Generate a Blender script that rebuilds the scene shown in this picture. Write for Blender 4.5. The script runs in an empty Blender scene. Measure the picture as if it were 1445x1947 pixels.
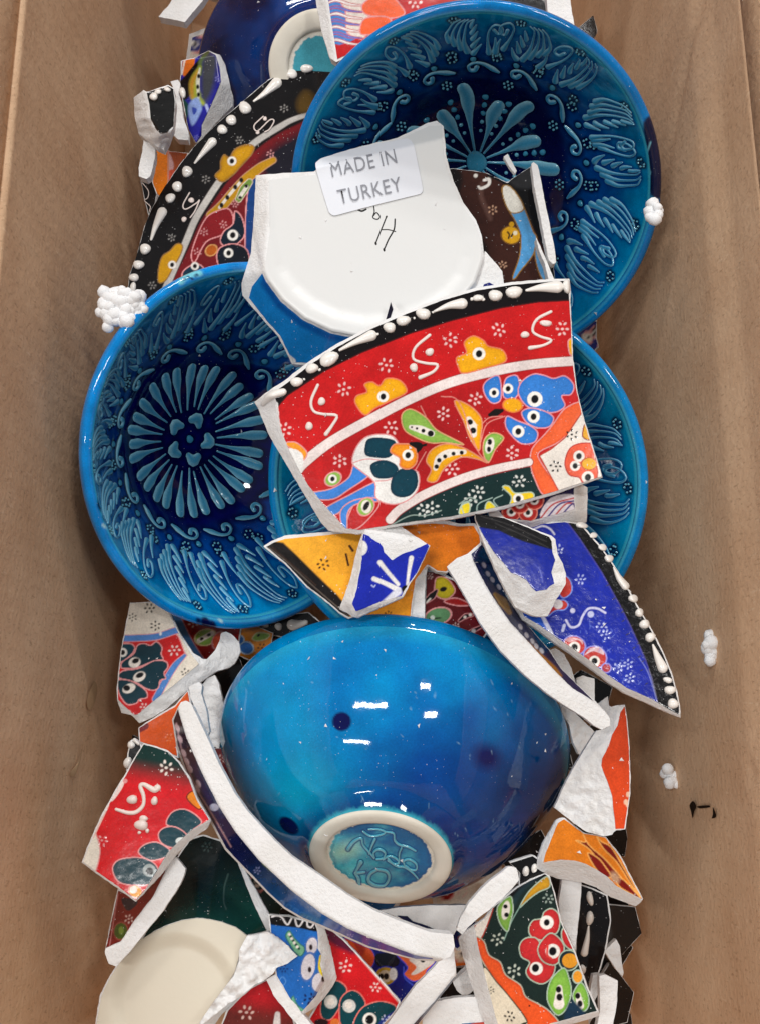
import bpy, math, random, time
import numpy as np
from mathutils import Vector, Matrix
T0 = time.time()
random.seed(7)
RNG = np.random.default_rng(11)
sc = bpy.context.scene
COL = sc.collection

# ------------------------------------------------------------------ camera
D = .42; TILT = math.radians(14); F = 1900.
ct, st = math.cos(TILT), math.sin(TILT)
C0 = np.array([0, -D*st, D*ct])
FW = np.array([0, st, -ct]); RT = np.array([1., 0, 0]); UP = np.array([0, ct, st])
cam = bpy.data.cameras.new('camera'); co = bpy.data.objects.new('camera', cam); COL.objects.link(co)
co.location = C0; co.rotation_euler = (TILT, 0, 0)
cam.sensor_fit = 'VERTICAL'; cam.sensor_height = 24; cam.lens = 24*F/1947
cam.clip_start = .01; cam.clip_end = 50
sc.camera = co

# ------------------------------------------------------------------ light
w = bpy.data.worlds.new('World'); sc.world = w; w.use_nodes = True
bg = w.node_tree.nodes['Background']
bg.inputs[0].default_value = (.93, .96, 1, 1); bg.inputs[1].default_value = .17
sc.view_settings.view_transform = 'Standard'; sc.view_settings.look = 'None'
sc.view_settings.exposure = .14; sc.view_settings.gamma = 1

def tube_lamp(loc, aim, sx, sy, watts, col=(1, .985, .965), rz=0):
    L = bpy.data.lights.new('ceiling_lamp', 'AREA'); L.shape = 'RECTANGLE'; L.size = sx; L.size_y = sy
    L.energy = watts; L.color = col
    o = bpy.data.objects.new('ceiling_lamp', L); COL.objects.link(o); o.location = loc
    d = Vector(aim) - Vector(loc)
    o.rotation_euler = (0, 0, 0)      # ceiling tubes hang level and shine straight down
    return o
LAMPS = [((-.74, .22, 2.4), .95, .10, 17), ((-1.2, -.87, 2.4), .85, .10, 15), ((.76, .62, 2.4), .25, .12, 7), ((.92, -.03, 2.4), .35, .12, 8),
         ((-1.0, 2.7, 2.4), 1.1, .14, 32), ((.9, 2.8, 2.4), 1.1, .14, 42), ((0, 3.6, 2.4), 1.4, .15, 42)]
for loc, a, b, e in LAMPS:
    tube_lamp(loc, (loc[0], loc[1]+1e-5, 0), a, b, e)

# ------------------------------------------------------------------ maths
def P(u, v, h):
    """photo pixel + height above the pile's mid level (mm) -> point in metres"""
    u = np.asarray(u, float); v = np.asarray(v, float); h = np.asarray(h, float)
    d = FW*F + (u[..., None]-722.5)*RT - (v[..., None]-973.5)*UP
    t = (h/1000.-C0[2])/d[..., 2]
    return C0 + d*t[..., None]
def proj(p):
    q = p - C0; z = q@FW
    return 722.5+F*(q@RT)/z, 973.5-F*(q@UP)/z
def lin(c):
    c = np.asarray(c, float)/255.
    return np.where(c <= .04045, c/12.92, ((c+.055)/1.055)**2.4)
def tr(fr, pts):
    """crop frame (ox, oy, scale) -> photo pixels"""
    ox, oy, s = fr
    return [(ox+x/s, oy+y/s) for x, y in pts]
c1 = (150, 0, 2.89); c2 = (550, 0, 2.89); c3 = (850, 0, 2.89); c4 = (150, 450, 2.89); c5 = (470, 520, 2.064)
c6 = (150, 800, 2.89); c7 = (480, 950, 2.89); c8 = (830, 950, 2.89); c9 = (140, 1150, 2.7825); c10 = (420, 1300, 2.064)
c11 = (180, 1600, 2.89); c12 = (480, 1700, 2.89); c13 = (850, 1300, 2.89); cA = (220, 80, 5.408); cF = (570, 1520, 4.66)
cR = (1000, 1650, 3.247); cL = (300, 1150, 4.516); px = (0, 0, 1)

def cr(pts, closed=False, n=6):
    p = np.asarray(pts, float)
    m = len(p)
    if m < 3: return p
    out = []
    rg = range(m) if closed else range(m-1)
    for i in rg:
        p1, p2 = p[i], p[(i+1) % m]
        p0 = p[i-1] if (closed or i > 0) else 2*p1-p2
        p3 = p[(i+2) % m] if (closed or i+2 < m) else 2*p2-p1
        t = np.linspace(0, 1, n, endpoint=False)[:, None]
        out.append(.5*((2*p1)+(-p0+p2)*t+(2*p0-5*p1+4*p2-p3)*t*t+(-p0+3*p1-3*p2+p3)*t**3))
    out = np.concatenate(out)
    if not closed: out = np.vstack([out, p[-1:]])
    return out
def segd(x, y, a, b):
    """distance to open polyline segments a->b (M,2); returns min distance, index, t"""
    d = b-a; L = (d**2).sum(1)+1e-12
    best = np.full(x.shape, 1e18); bi = np.zeros(x.shape, int); bt = np.zeros(x.shape)
    for i in range(len(a)):
        t = np.clip(((x-a[i, 0])*d[i, 0]+(y-a[i, 1])*d[i, 1])/L[i], 0, 1)
        q = (x-a[i, 0]-t*d[i, 0])**2+(y-a[i, 1]-t*d[i, 1])**2
        m = q < best
        best = np.where(m, q, best); bi = np.where(m, i, bi); bt = np.where(m, t, bt)
    return np.sqrt(best), bi, bt
def inside(x, y, p):
    r = np.zeros(x.shape, bool); n = len(p)
    for i in range(n):
        x1, y1 = p[i]; x2, y2 = p[(i+1) % n]
        if y1 == y2: continue
        c = ((y1 > y) != (y2 > y)) & (x < (x2-x1)*(y-y1)/(y2-y1)+x1)
        r ^= c
    return r
def nearest(x, y, p):
    a = np.asarray(p, float); b = np.roll(a, -1, 0)
    d, i, t = segd(x, y, a, b)
    q = a[i]+(b[i]-a[i])*t[:, None]
    return d, q
def sdf(x, y, p):
    a = np.asarray(p, float)
    d, _, _ = segd(x, y, a, np.roll(a, -1, 0))
    return np.where(inside(x, y, a), -d, d)
def vnoise(x, y, seed=0):
    """smooth value noise in -1..1"""
    rs = np.random.default_rng(seed); tab = rs.uniform(-1, 1, (256, 256))
    xi = np.floor(x).astype(int); yi = np.floor(y).astype(int); fx = x-xi; fy = y-yi
    fx = fx*fx*(3-2*fx); fy = fy*fy*(3-2*fy)
    g = lambda i, j: tab[(xi+i) & 255, (yi+j) & 255]
    return (g(0, 0)*(1-fx)+g(1, 0)*fx)*(1-fy)+(g(0, 1)*(1-fx)+g(1, 1)*fx)*fy
def fbm(x, y, seed=0, o=3):
    s = 0; a = 1; t = 0
    for k in range(o):
        s = s+a*vnoise(x*2**k+k*17.3, y*2**k-k*9.1, seed+k); t += a; a *= .5
    return s/t
def rough(poly, amp=1.2, step=4., seed=0):
    """resample a polygon and give it a slightly chipped outline"""
    p = np.asarray(poly, float); q = np.roll(p, -1, 0); out = []
    for a, b in zip(p, q):
        n = max(1, int(np.hypot(*(b-a))/step)); t = np.arange(n)/n
        out.append(a+(b-a)*t[:, None])
    o = np.concatenate(out)
    if amp > 0:
        o = o+amp*np.stack([fbm(o[:, 0]/9, o[:, 1]/9, seed+3), fbm(o[:, 0]/9+50, o[:, 1]/9, seed+8)], 1)
    return o

# ------------------------------------------------------------------ painter (colour per mesh point, in the piece's own 2D frame)
class Paint:
    def __init__(s, x, y, base, gloss=1.):
        s.x, s.y = x, y; s.c = np.tile(lin(base), (len(x), 1)); s.a = np.full(len(x), gloss); s.f = (0, 0, 1); s.aa = .7
        s.h = np.zeros(len(x)); s.n = 1
    def fr(s, f): s.f = f; return s
    def _t(s, p): return np.asarray(tr(s.f, p), float)
    def _mix(s, idx, k, col, gloss=None, h=0):
        c = lin(col); s.c[idx] = s.c[idx]*(1-k[:, None])+c*k[:, None]
        if gloss is not None: s.a[idx] = s.a[idx]*(1-k)+gloss*k
        if h: s.h[idx] += h*k
    def _box(s, q, m):
        return np.nonzero((s.x > q[:, 0].min()-m) & (s.x < q[:, 0].max()+m) & (s.y > q[:, 1].min()-m) & (s.y < q[:, 1].max()+m))[0]
    def poly(s, p, col, rnd=True, out=None, ow=1.3, soft=0, gloss=None, edge=None, h=0, rag=0):
        q = s._t(p)
        if rnd: q = cr(q, True, 4)
        aa = max(s.aa, soft); i = s._box(q, aa+4)
        if not len(i): return
        d = sdf(s.x[i], s.y[i], q)
        if rag: d = d+rag*fbm(s.x[i]/3., s.y[i]/3., 5)
        s._mix(i, np.clip(.5-d/(2*aa), 0, 1), col, gloss, h)
        if edge is not None:     # darker / lighter tone pooling at the border of a painted field
            k = np.clip(1+d/(5*ow), 0, 1)*(d < 0)*.75; s._mix(i, k, edge)
        if out is not None:
            k = np.clip((ow-np.abs(d))/s.aa+.3, 0, 1); s._mix(i, k, out)
    def line(s, p, wd, col, rnd=True, soft=0, h=0, gloss=None, out=None, k0=1., closed=False):
        q = s._t(p)
        if rnd and len(q) > 2: q = cr(q, closed, 5)
        elif closed: q = np.vstack([q, q[:1]])
        if np.ndim(wd): W = np.interp(np.linspace(0, 1, len(q)), np.linspace(0, 1, len(wd)), wd)/s.f[2]/2
        else: W = np.full(len(q), wd/s.f[2]/2)
        aa = max(s.aa, soft); i = s._box(q, W.max()+aa+2)
        if not len(i): return
        d, bi, bt = segd(s.x[i], s.y[i], q[:-1], q[1:])
        ww = W[bi]*(1-bt)+W[np.minimum(bi+1, len(W)-1)]*bt
        if out is not None: s._mix(i, np.clip(.5-(d-ww-1.4)/(2*aa), 0, 1), out)
        s._mix(i, k0*np.clip(.5-(d-ww)/(2*aa), 0, 1), col, gloss, h)
    def dot(s, x, y, r, col, ry=None, ang=0, soft=0, out=None, ow=1.3, gloss=None, h=0):
        (X, Y), = s._t([(x, y)]); r = r/s.f[2]; ry = (ry/s.f[2] if ry else r)
        m = max(r, ry)+soft+3; i = np.nonzero((abs(s.x-X) < m) & (abs(s.y-Y) < m))[0]
        if not len(i): return
        a = math.radians(ang); dx = s.x[i]-X; dy = s.y[i]-Y
        ex = (dx*math.cos(a)+dy*math.sin(a))/r; ey = (-dx*math.sin(a)+dy*math.cos(a))/ry
        d = (np.hypot(ex, ey)-1)*min(r, ry); aa = max(s.aa, soft)
        s._mix(i, np.clip(.5-d/(2*aa), 0, 1), col, gloss, h)
        if out is not None: s._mix(i, np.clip((ow-np.abs(d))/s.aa+.3, 0, 1), out)
    def cl(s, x, y, z=26, col=(235, 205, 200)):
        """a small flower of seven loose dots"""
        rs = random.Random(int(x*7+y*13)); a0 = rs.random()*6
        s.dot(x, y, z*.2, col, z*.16)
        for k in range(6):
            a = a0+k*math.pi/3+rs.uniform(-.15, .15); R = z*rs.uniform(.62, .8)
            s.dot(x+R*math.cos(a), y+R*math.sin(a), z*.23, col, z*.15, math.degrees(a)+rs.uniform(-30, 30), h=.05)
    def eye(s, x, y, r, pup=None, col=(240, 236, 228), k=.5, dx=0, dy=0):
        s.dot(x, y, r, col, soft=.8); s.dot(x+dx, y+dy, r*k, pup or (14, 12, 14), r*k*1.15, 15)
    def shade(s, fn): s.c *= fn(s.x, s.y)[:, None]
    def grad(s, p0, p1, col):
        (a, b) = s._t([p0, p1]); d = b-a
        t = np.clip(((s.x-a[0])*d[0]+(s.y-a[1])*d[1])/(d@d), 0, 1); t = t*t*(3-2*t)
        s._mix(np.arange(len(s.x)), t, col)

PINK = (225, 150, 150); CREAM = (232, 224, 214); BLK = (14, 12, 13); CLAY = (232, 231, 228)
RED = (196, 26, 28); TEAL = (10, 60, 76); BLUE = (44, 118, 200); YEL = (236, 168, 20); GRN = (140, 182, 78)
# ------------------------------------------------------------------ materials
def nodes(name):
    m = bpy.data.materials.new(name); m.use_nodes = True; n = m.node_tree.nodes; l = m.node_tree.links
    return m, n, l, n['Principled BSDF']
def glaze_mat(name, rough_=.11, bump=.03, speck=1., bscale=120., spec=.5, hb=.25):
    m, n, l, b = nodes(name)
    at = n.new('ShaderNodeAttribute'); at.attribute_name = 'Col'
    tc = n.new('ShaderNodeTexCoord')
    n1 = n.new('ShaderNodeTexNoise'); n1.inputs['Scale'].default_value = 90; n1.inputs['Detail'].default_value = 4
    l.new(tc.outputs['Object'], n1.inputs['Vector'])
    r1 = n.new('ShaderNodeMapRange'); r1.inputs[1].default_value = .3; r1.inputs[2].default_value = .7; r1.inputs[3].default_value = .86; r1.inputs[4].default_value = 1.1
    l.new(n1.outputs[0], r1.inputs[0])
    n2 = n.new('ShaderNodeTexNoise'); n2.inputs['Scale'].default_value = 1500; n2.inputs['Detail'].default_value = 2
    l.new(tc.outputs['Object'], n2.inputs['Vector'])
    r2 = n.new('ShaderNodeMapRange'); r2.inputs[1].default_value = .3; r2.inputs[2].default_value = .7; r2.inputs[3].default_value = .88; r2.inputs[4].default_value = 1.1
    l.new(n2.outputs[0], r2.inputs[0])
    mu = n.new('ShaderNodeMath'); mu.operation = 'MULTIPLY'; l.new(r1.outputs[0], mu.inputs[0]); l.new(r2.outputs[0], mu.inputs[1])
    vm = n.new('ShaderNodeVectorMath'); vm.operation = 'SCALE'; l.new(at.outputs['Color'], vm.inputs[0]); l.new(mu.outputs[0], vm.inputs['Scale'])
    # pale ceramic dust specks lying on the glaze
    vo = n.new('ShaderNodeTexVoronoi'); vo.inputs['Scale'].default_value = 520; l.new(tc.outputs['Object'], vo.inputs['Vector'])
    n3 = n.new('ShaderNodeTexNoise'); n3.inputs['Scale'].default_value = 45; l.new(tc.outputs['Object'], n3.inputs['Vector'])
    th = n.new('ShaderNodeMapRange'); th.inputs[1].default_value = .45; th.inputs[2].default_value = .75; th.inputs[3].default_value = .05*speck; th.inputs[4].default_value = .17*speck
    l.new(n3.outputs[0], th.inputs[0])
    ls = n.new('ShaderNodeMath'); ls.operation = 'LESS_THAN'; l.new(vo.outputs['Distance'], ls.inputs[0]); l.new(th.outputs[0], ls.inputs[1])
    sm = n.new('ShaderNodeMath'); sm.operation = 'MULTIPLY'; l.new(ls.outputs[0], sm.inputs[0]); sm.inputs[1].default_value = .55
    mx = n.new('ShaderNodeMix'); mx.data_type = 'RGBA'; l.new(sm.outputs[0], mx.inputs['Factor']); l.new(vm.outputs[0], mx.inputs['A']); mx.inputs['B'].default_value = (.62, .62, .62, 1)
    l.new(mx.outputs['Result'], b.inputs['Base Color'])
    # chipped places (alpha 0) are matt clay
    rr = n.new('ShaderNodeMapRange'); rr.inputs[3].default_value = .85; rr.inputs[4].default_value = rough_; l.new(at.outputs['Alpha'], rr.inputs[0])
    ra = n.new('ShaderNodeMath'); ra.operation = 'ADD'; l.new(rr.outputs[0], ra.inputs[0]); l.new(sm.outputs[0], ra.inputs[1]); l.new(ra.outputs[0], b.inputs['Roughness'])
    b.inputs['Specular IOR Level'].default_value = spec
    n4 = n.new('ShaderNodeTexNoise'); n4.inputs['Scale'].default_value = bscale; n4.inputs['Detail'].default_value = 3; l.new(tc.outputs['Object'], n4.inputs['Vector'])
    bp = n.new('ShaderNodeBump'); bp.inputs['Strength'].default_value = bump; bp.inputs['Distance'].default_value = .004
    l.new(n4.outputs[0], bp.inputs['Height']); l.new(bp.outputs[0], b.inputs['Normal'])
    return m
M_PAINT = glaze_mat('painted_glaze', .13, .035)
M_BLUE = glaze_mat('blue_glaze', .05, .02, .7)
def clay_mat(name, base, scale=900, bump=.5, tint=.1):
    m, n, l, b = nodes(name)
    tc = n.new('ShaderNodeTexCoord')
    n1 = n.new('ShaderNodeTexNoise'); n1.inputs['Scale'].default_value = 70; n1.inputs['Detail'].default_value = 6
    l.new(tc.outputs['Object'], n1.inputs['Vector'])
    cr_ = n.new('ShaderNodeValToRGB'); e = cr_.color_ramp.elements
    e[0].position = .3; e[1].position = .62
    c = lin(base); e[0].color = (*(c*(1-tint)*np.array([1, .985, .96])), 1); e[1].color = (*c, 1)
    l.new(n1.outputs[0], cr_.inputs[0]); l.new(cr_.outputs[0], b.inputs['Base Color'])
    b.inputs['Roughness'].default_value = .92; b.inputs['Specular IOR Level'].default_value = .25
    n2 = n.new('ShaderNodeTexNoise'); n2.inputs['Scale'].default_value = scale; n2.inputs['Detail'].default_value = 6; n2.inputs['Roughness'].default_value = .65
    l.new(tc.outputs['Object'], n2.inputs['Vector'])
    n3 = n.new('ShaderNodeTexNoise'); n3.inputs['Scale'].default_value = 180; n3.inputs['Detail'].default_value = 3
    l.new(tc.outputs['Object'], n3.inputs['Vector'])
    ad = n.new('ShaderNodeMath'); ad.operation = 'ADD'; l.new(n2.outputs[0], ad.inputs[0]); l.new(n3.outputs[0], ad.inputs[1])
    bp = n.new('ShaderNodeBump'); bp.inputs['Strength'].default_value = bump; bp.inputs['Distance'].default_value = .0012
    l.new(ad.outputs[0], bp.inputs['Height']); l.new(bp.outputs[0], b.inputs['Normal'])
    return m
M_CLAY = clay_mat('broken_white_clay', (238, 238, 238), 900, .6, .1)
M_BISQ = clay_mat('bare_cream_foot', (226, 221, 208), 1500, .15, .12)
M_FOAM = clay_mat('white_foam', (240, 242, 245), 1400, .3, .04); 
def plain(name, c, r=.1, spec=.5):
    m, n, l, b = nodes(name); b.inputs['Base Color'].default_value = (*lin(c), 1); b.inputs['Roughness'].default_value = r
    b.inputs['Specular IOR Level'].default_value = spec
    tc = n.new('ShaderNodeTexCoord'); n4 = n.new('ShaderNodeTexNoise'); n4.inputs['Scale'].default_value = 600; l.new(tc.outputs['Object'], n4.inputs['Vector'])
    bp = n.new('ShaderNodeBump'); bp.inputs['Strength'].default_value = .06; bp.inputs['Distance'].default_value = .0006
    l.new(n4.outputs[0], bp.inputs['Height']); l.new(bp.outputs[0], b.inputs['Normal'])
    return m
M_BEAD = plain('white_enamel', (236, 232, 226), .16)
M_PINKE = plain('pale_pink_enamel', (226, 212, 205), .3)
M_LABEL = plain('label_paper', (226, 229, 236), .45, .3)
M_INK = plain('grey_print', (142, 144, 152), .6, .2)
M_BLACKINK = plain('black_glaze_pencil', (20, 18, 16), .4, .3)

def card_mat():
    m, n, l, b = nodes('brown_cardboard')
    tc = n.new('ShaderNodeTexCoord')
    mp = n.new('ShaderNodeMapping'); l.new(tc.outputs['Object'], mp.inputs[0]); mp.inputs['Scale'].default_value = (1, 1, 1.2); mp.inputs['Rotation'].default_value = (.6, 0, 0)
    n1 = n.new('ShaderNodeTexNoise'); n1.inputs['Scale'].default_value = 26; n1.inputs['Detail'].default_value = 8; n1.inputs['Roughness'].default_value = .6
    l.new(mp.outputs[0], n1.inputs['Vector'])
    r = n.new('ShaderNodeValToRGB'); e = r.color_ramp.elements
    e[0].position = .3; e[0].color = (*lin((202, 164, 130)), 1); e[1].position = .72; e[1].color = (*lin((222, 188, 154)), 1)
    l.new(n1.outputs[0], r.inputs[0])
    # short dark and pale fibres
    def fibre(scale, rot, th0, th1, stretch):
        q = n.new('ShaderNodeMapping'); l.new(tc.outputs['Object'], q.inputs[0]); q.inputs['Rotation'].default_value = (rot, 0, 0); q.inputs['Scale'].default_value = (1, 1, stretch)
        a = n.new('ShaderNodeTexNoise'); a.inputs['Scale'].default_value = scale; a.inputs['Detail'].default_value = 3; a.inputs['Roughness'].default_value = .6; l.new(q.outputs[0], a.inputs['Vector'])
        k = n.new('ShaderNodeMapRange'); k.inputs[1].default_value = th0; k.inputs[2].default_value = th1; l.new(a.outputs[0], k.inputs[0]); return k
    f1 = fibre(880, .9, .57, .72, .4); f2 = fibre(520, -.5, .62, .74, .3)
    mx = n.new('ShaderNodeMix'); mx.data_type = 'RGBA'; l.new(r.outputs[0], mx.inputs['A']); mx.inputs['B'].default_value = (*lin((128, 92, 64)), 1)
    k1 = n.new('ShaderNodeMath'); k1.operation = 'MULTIPLY'; k1.inputs[1].default_value = .42; l.new(f1.outputs[0], k1.inputs[0]); l.new(k1.outputs[0], mx.inputs['Factor'])
    m2 = n.new('ShaderNodeMix'); m2.data_type = 'RGBA'; l.new(mx.outputs['Result'], m2.inputs['A']); m2.inputs['B'].default_value = (*lin((232, 204, 172)), 1)
    k2 = n.new('ShaderNodeMath'); k2.operation = 'MULTIPLY'; k2.inputs[1].default_value = .5; l.new(f2.outputs[0], k2.inputs[0]); l.new(k2.outputs[0], m2.inputs['Factor'])
    l.new(m2.outputs['Result'], b.inputs['Base Color'])
    b.inputs['Roughness'].default_value = .75; b.inputs['Specular IOR Level'].default_value = .3
    wv = n.new('ShaderNodeTexWave'); wv.bands_direction = 'Y'; wv.inputs['Scale'].default_value = 38; wv.inputs['Distortion'].default_value = 1.2; wv.inputs['Detail'].default_value = 2; l.new(tc.outputs['Object'], wv.inputs['Vector'])
    nb = n.new('ShaderNodeTexNoise'); nb.inputs['Scale'].default_value = 420; nb.inputs['Detail'].default_value = 8; l.new(mp.outputs[0], nb.inputs['Vector'])
    bp = n.new('ShaderNodeBump'); bp.inputs['Strength'].default_value = .35; bp.inputs['Distance'].default_value = .0012
    wm = n.new('ShaderNodeMath'); wm.operation = 'MULTIPLY'; wm.inputs[1].default_value = .3; l.new(wv.outputs[1], wm.inputs[0])
    wa = n.new('ShaderNodeMath'); wa.operation = 'ADD'; l.new(nb.outputs[0], wa.inputs[0]); l.new(wm.outputs[0], wa.inputs[1])
    l.new(wa.outputs[0], bp.inputs['Height']); l.new(bp.outputs[0], b.inputs['Normal'])
    return m
M_CARD = card_mat()

# ------------------------------------------------------------------ mesh helpers
TRI = [0]
def mesh_np(name, V, Fs, mat, parent=None, col=None, smooth=True, origin=None, label=None):
    V = np.asarray(V, float)
    if origin is not None: V = V-origin
    me = bpy.data.meshes.new(name)
    Fs = [np.asarray(f, np.int64) for f in Fs if len(f)]
    nl = sum(f.size for f in Fs); npoly = sum(len(f) for f in Fs)
    me.vertices.add(len(V)); me.vertices.foreach_set('co', V.astype(np.float32).ravel())
    me.loops.add(nl); me.loops.foreach_set('vertex_index', np.concatenate([f.ravel() for f in Fs]).astype(np.int32))
    tot = np.concatenate([np.full(len(f), f.shape[1]) for f in Fs]); start = np.concatenate([[0], np.cumsum(tot)[:-1]])
    me.polygons.add(npoly); me.polygons.foreach_set('loop_start', start.astype(np.int32))
    me.update(calc_edges=True)
    me.polygons.foreach_set('use_smooth', np.full(npoly, smooth))
    TRI[0] += int((tot-2).sum())
    if col is not None:
        a = me.color_attributes.new('Col', 'FLOAT_COLOR', 'POINT'); a.data.foreach_set('color', np.asarray(col, np.float32).ravel())
    me.materials.append(mat)
    o = bpy.data.objects.new(name, me); COL.objects.link(o)
    if parent is not None: o.parent = parent
    if label: o['label'] = label
    return o
def empty(name, loc, label, cat, group=None):
    o = bpy.data.objects.new(name, None); COL.objects.link(o); o.location = Vector(loc); o.empty_display_size = .02
    o['label'] = label; o['category'] = cat
    if group: o['group'] = group
    return o
def grid_region(poly, s):
    """quads of a square grid that fill the polygon, outer points snapped to its outline"""
    p = np.asarray(poly, float)
    x0, y0 = p.min(0)-s; x1, y1 = p.max(0)+s
    nx, ny = int((x1-x0)/s)+2, int((y1-y0)/s)+2
    X, Y = np.meshgrid(x0+np.arange(nx)*s, y0+np.arange(ny)*s, indexing='ij')
    ins = inside(X.ravel(), Y.ravel(), p).reshape(nx, ny)
    q = ins[:-1, :-1] | ins[1:, :-1] | ins[:-1, 1:] | ins[1:, 1:]
    i, j = np.nonzero(q); idx = lambda a, b: a*ny+b
    Q = np.stack([idx(i, j), idx(i+1, j), idx(i+1, j+1), idx(i, j+1)], 1)
    used = np.unique(Q); mp_ = np.full(nx*ny, -1); mp_[used] = np.arange(len(used))
    Q = mp_[Q]; x = X.ravel()[used]; y = Y.ravel()[used]; o = ~ins.ravel()[used]
    if o.any():
        xo, yo = x[o], y[o]; _, qn = nearest(xo, yo, p); x[o] = qn[:, 0]; y[o] = qn[:, 1]
    # boundary edges, in order of the quads
    e = np.concatenate([Q[:, [0, 1]], Q[:, [1, 2]], Q[:, [2, 3]], Q[:, [3, 0]]]); k = np.sort(e, 1); key = k[:, 0]*len(x)+k[:, 1]
    u, inv, cnt = np.unique(key, return_inverse=True, return_counts=True)
    be = e[cnt[inv] == 1]
    return x, y, Q[:, ::-1].copy(), be      # photo y runs down, so flip to face up

def Wall(z):   # half width of the box at height z (m), walls bulge outwards a little
    return .1255+.09*z
WARN = []
class Shard:
    """a broken piece: flat (or gently bowed) glazed face, edges falling away round it"""
    def __init__(s, name, label, cat, body, hc, hx=0, hy=0, flat=None, fall=.22, t=4.5, bow=0, group=None, seed=None,
                 amp=1.0, step=3.6, hadd=None, mat=None, cen=None, lump=.25):
        s.seed = seed if seed is not None else int(abs(hash_(label))) % 1000
        s.body = rough(body, amp, 4, s.seed); s.hc, s.hx, s.hy, s.fall, s.bow, s.hadd, s.t = hc, hx, hy, fall, bow, hadd, t
        s.flat = np.asarray(flat, float) if flat is not None else None
        s.uc, s.vc = cen if cen else (s.body[:, 0].mean(), s.body[:, 1].mean()); s.lump = lump
        s.org = P(s.uc, s.vc, hc-t)
        s.o = empty(name, s.org, label, cat, group)
        x, y, Q, be = grid_region(s.body, step)
        h = s.H(x, y, True)
        top = P(x, y, h)
        # chipped clay: solid = top + skirt + underside
        n = len(x); b0 = be
        lo = P(x, y, h)-np.array([0, 0, t/1000.]); 
        # pull the underside towards the middle a little
        ce = P(s.uc, s.vc, hc-t); lo[:, :2] = lo[:, :2]+(ce[:2]-lo[:, :2])*.02
        V = [top, lo]; faces = [Q, Q[:, ::-1]+n]
        ids = np.unique(be); m = np.full(n, -1); m[ids] = np.arange(len(ids)); K = len(ids)
        rings = []
        for k in range(4):
            a = k/3.; r = top[ids]*(1-a)+lo[ids]*a
            if 0 < k < 3:
                r = r+np.stack([fbm(x[ids]/4+k*9, y[ids]/4, s.seed+k), fbm(x[ids]/4, y[ids]/4+k*7, s.seed+5+k), 0*x[ids]], 1)*.00035
            rings.append(r)
        base = 2*n
        for r in rings: V.append(r)
        A, B = m[be[:, 0]], m[be[:, 1]]
        for k in range(3):
            faces.append(np.stack([base+k*K+A, base+k*K+B, base+(k+1)*K+B, base+(k+1)*K+A], 1))
        V = np.concatenate(V)
        bad = (np.abs(V[:, 0]) > Wall(V[:, 2])-.001).sum()
        if bad: WARN.append((label, int(bad), len(V), round(float((np.abs(V[:, 0])-Wall(V[:, 2])).max()*1000), 1)))
        mesh_np('clay_body', V, faces, mat or M_CLAY, s.o, origin=s.org)
    def H(s, x, y, lump=False):
        x = np.asarray(x, float); y = np.asarray(y, float)
        h = s.hc+s.hx*(x-s.uc)/100+s.hy*(y-s.vc)/100+s.bow*((x-s.uc)**2+(y-s.vc)**2)/1e4
        if s.hadd is not None: h = h+s.hadd(x, y)
        if s.flat is not None:
            sh = x.shape; d = sdf(x.ravel(), y.ravel(), s.flat).reshape(sh); d = np.maximum(d, 0); h = h-s.fall*d
            if lump: h = h+s.lump*np.clip(d/5, 0, 1)*(fbm(x/14, y/14, s.seed)*1.1+fbm(x/5, y/5, s.seed+2)*.5)
        elif lump: h = h+s.lump*(fbm(x/16, y/16, s.seed)+fbm(x/5, y/5, s.seed+2)*.5)
        return h
    def S(s, x, y, lift): return P(x, y, s.H(x, y)+.32+lift)
    def glaze(s, poly, base, paint=None, name='painted_glaze', spacing=1.6, mat=None, amp=.7, label=None, lift=0, gloss=1.):
        g = rough(poly, amp, 3, s.seed+4)
        x, y, Q, be = grid_region(g, spacing)
        if not len(Q): return s
        pt = Paint(x, y, base, gloss)
        if paint: paint(pt)
        pt.c *= (1+.09*fbm(x/9, y/9, s.seed+1)+.07*fbm(x/2.6, y/2.6, s.seed+9))[:, None]
        # worn chipped rim of the glaze
        h = s.H(x, y)+.32+lift+pt.h*.6
        top = P(x, y, h); n = len(x); ids = np.unique(be); m = np.full(n, -1); m[ids] = np.arange(len(ids)); K = len(ids)
        sk = top[ids]-np.array([0, 0, .0006]); A, B = m[be[:, 0]], m[be[:, 1]]
        V = np.concatenate([top, top[ids], sk]); fc = [Q, np.stack([n+A, n+B, n+K+B, n+K+A], 1)]
        c4_ = np.concatenate([pt.c, pt.a[:, None]], 1); ce = c4_[ids].copy(); cl_ = ce.copy(); cl_[:, :3] = ce[:, :3]*.5+lin(CLAY)*.5
        mesh_np(name, V, fc, mat or M_PAINT, s.o, col=np.concatenate([c4_, ce, cl_]), origin=s.org, label=label)
        return s
    def beads(s, fr, items, mat=None, name='raised_dot', hm=1.0):
        for it in items:
            if len(it) == 2:      # stroke: points, widths
                pts = tr(fr, it[0]); wd = [q/fr[2] for q in it[1]]
                relief('raised_stroke', pts, wd, hm*min(1.4, .05*max(wd)+.35), s.S, mat or M_BEAD, s.o, s.org)
            else:
                x, y, rx = it[:3]; ry = it[3] if len(it) > 3 else rx; an = it[4] if len(it) > 4 else 0
                (X, Y), = tr(fr, [(x, y)]); rx /= fr[2]; ry /= fr[2]
                dome(name, X, Y, rx, ry, an, hm*min(1.6, .13*min(rx, ry)+.25), s.S, mat or M_BEAD, s.o, s.org)
        return s
def hash_(t):
    h = 7
    for ch in t: h = (h*31+ord(ch)) & 0xffffff
    return h

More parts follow.
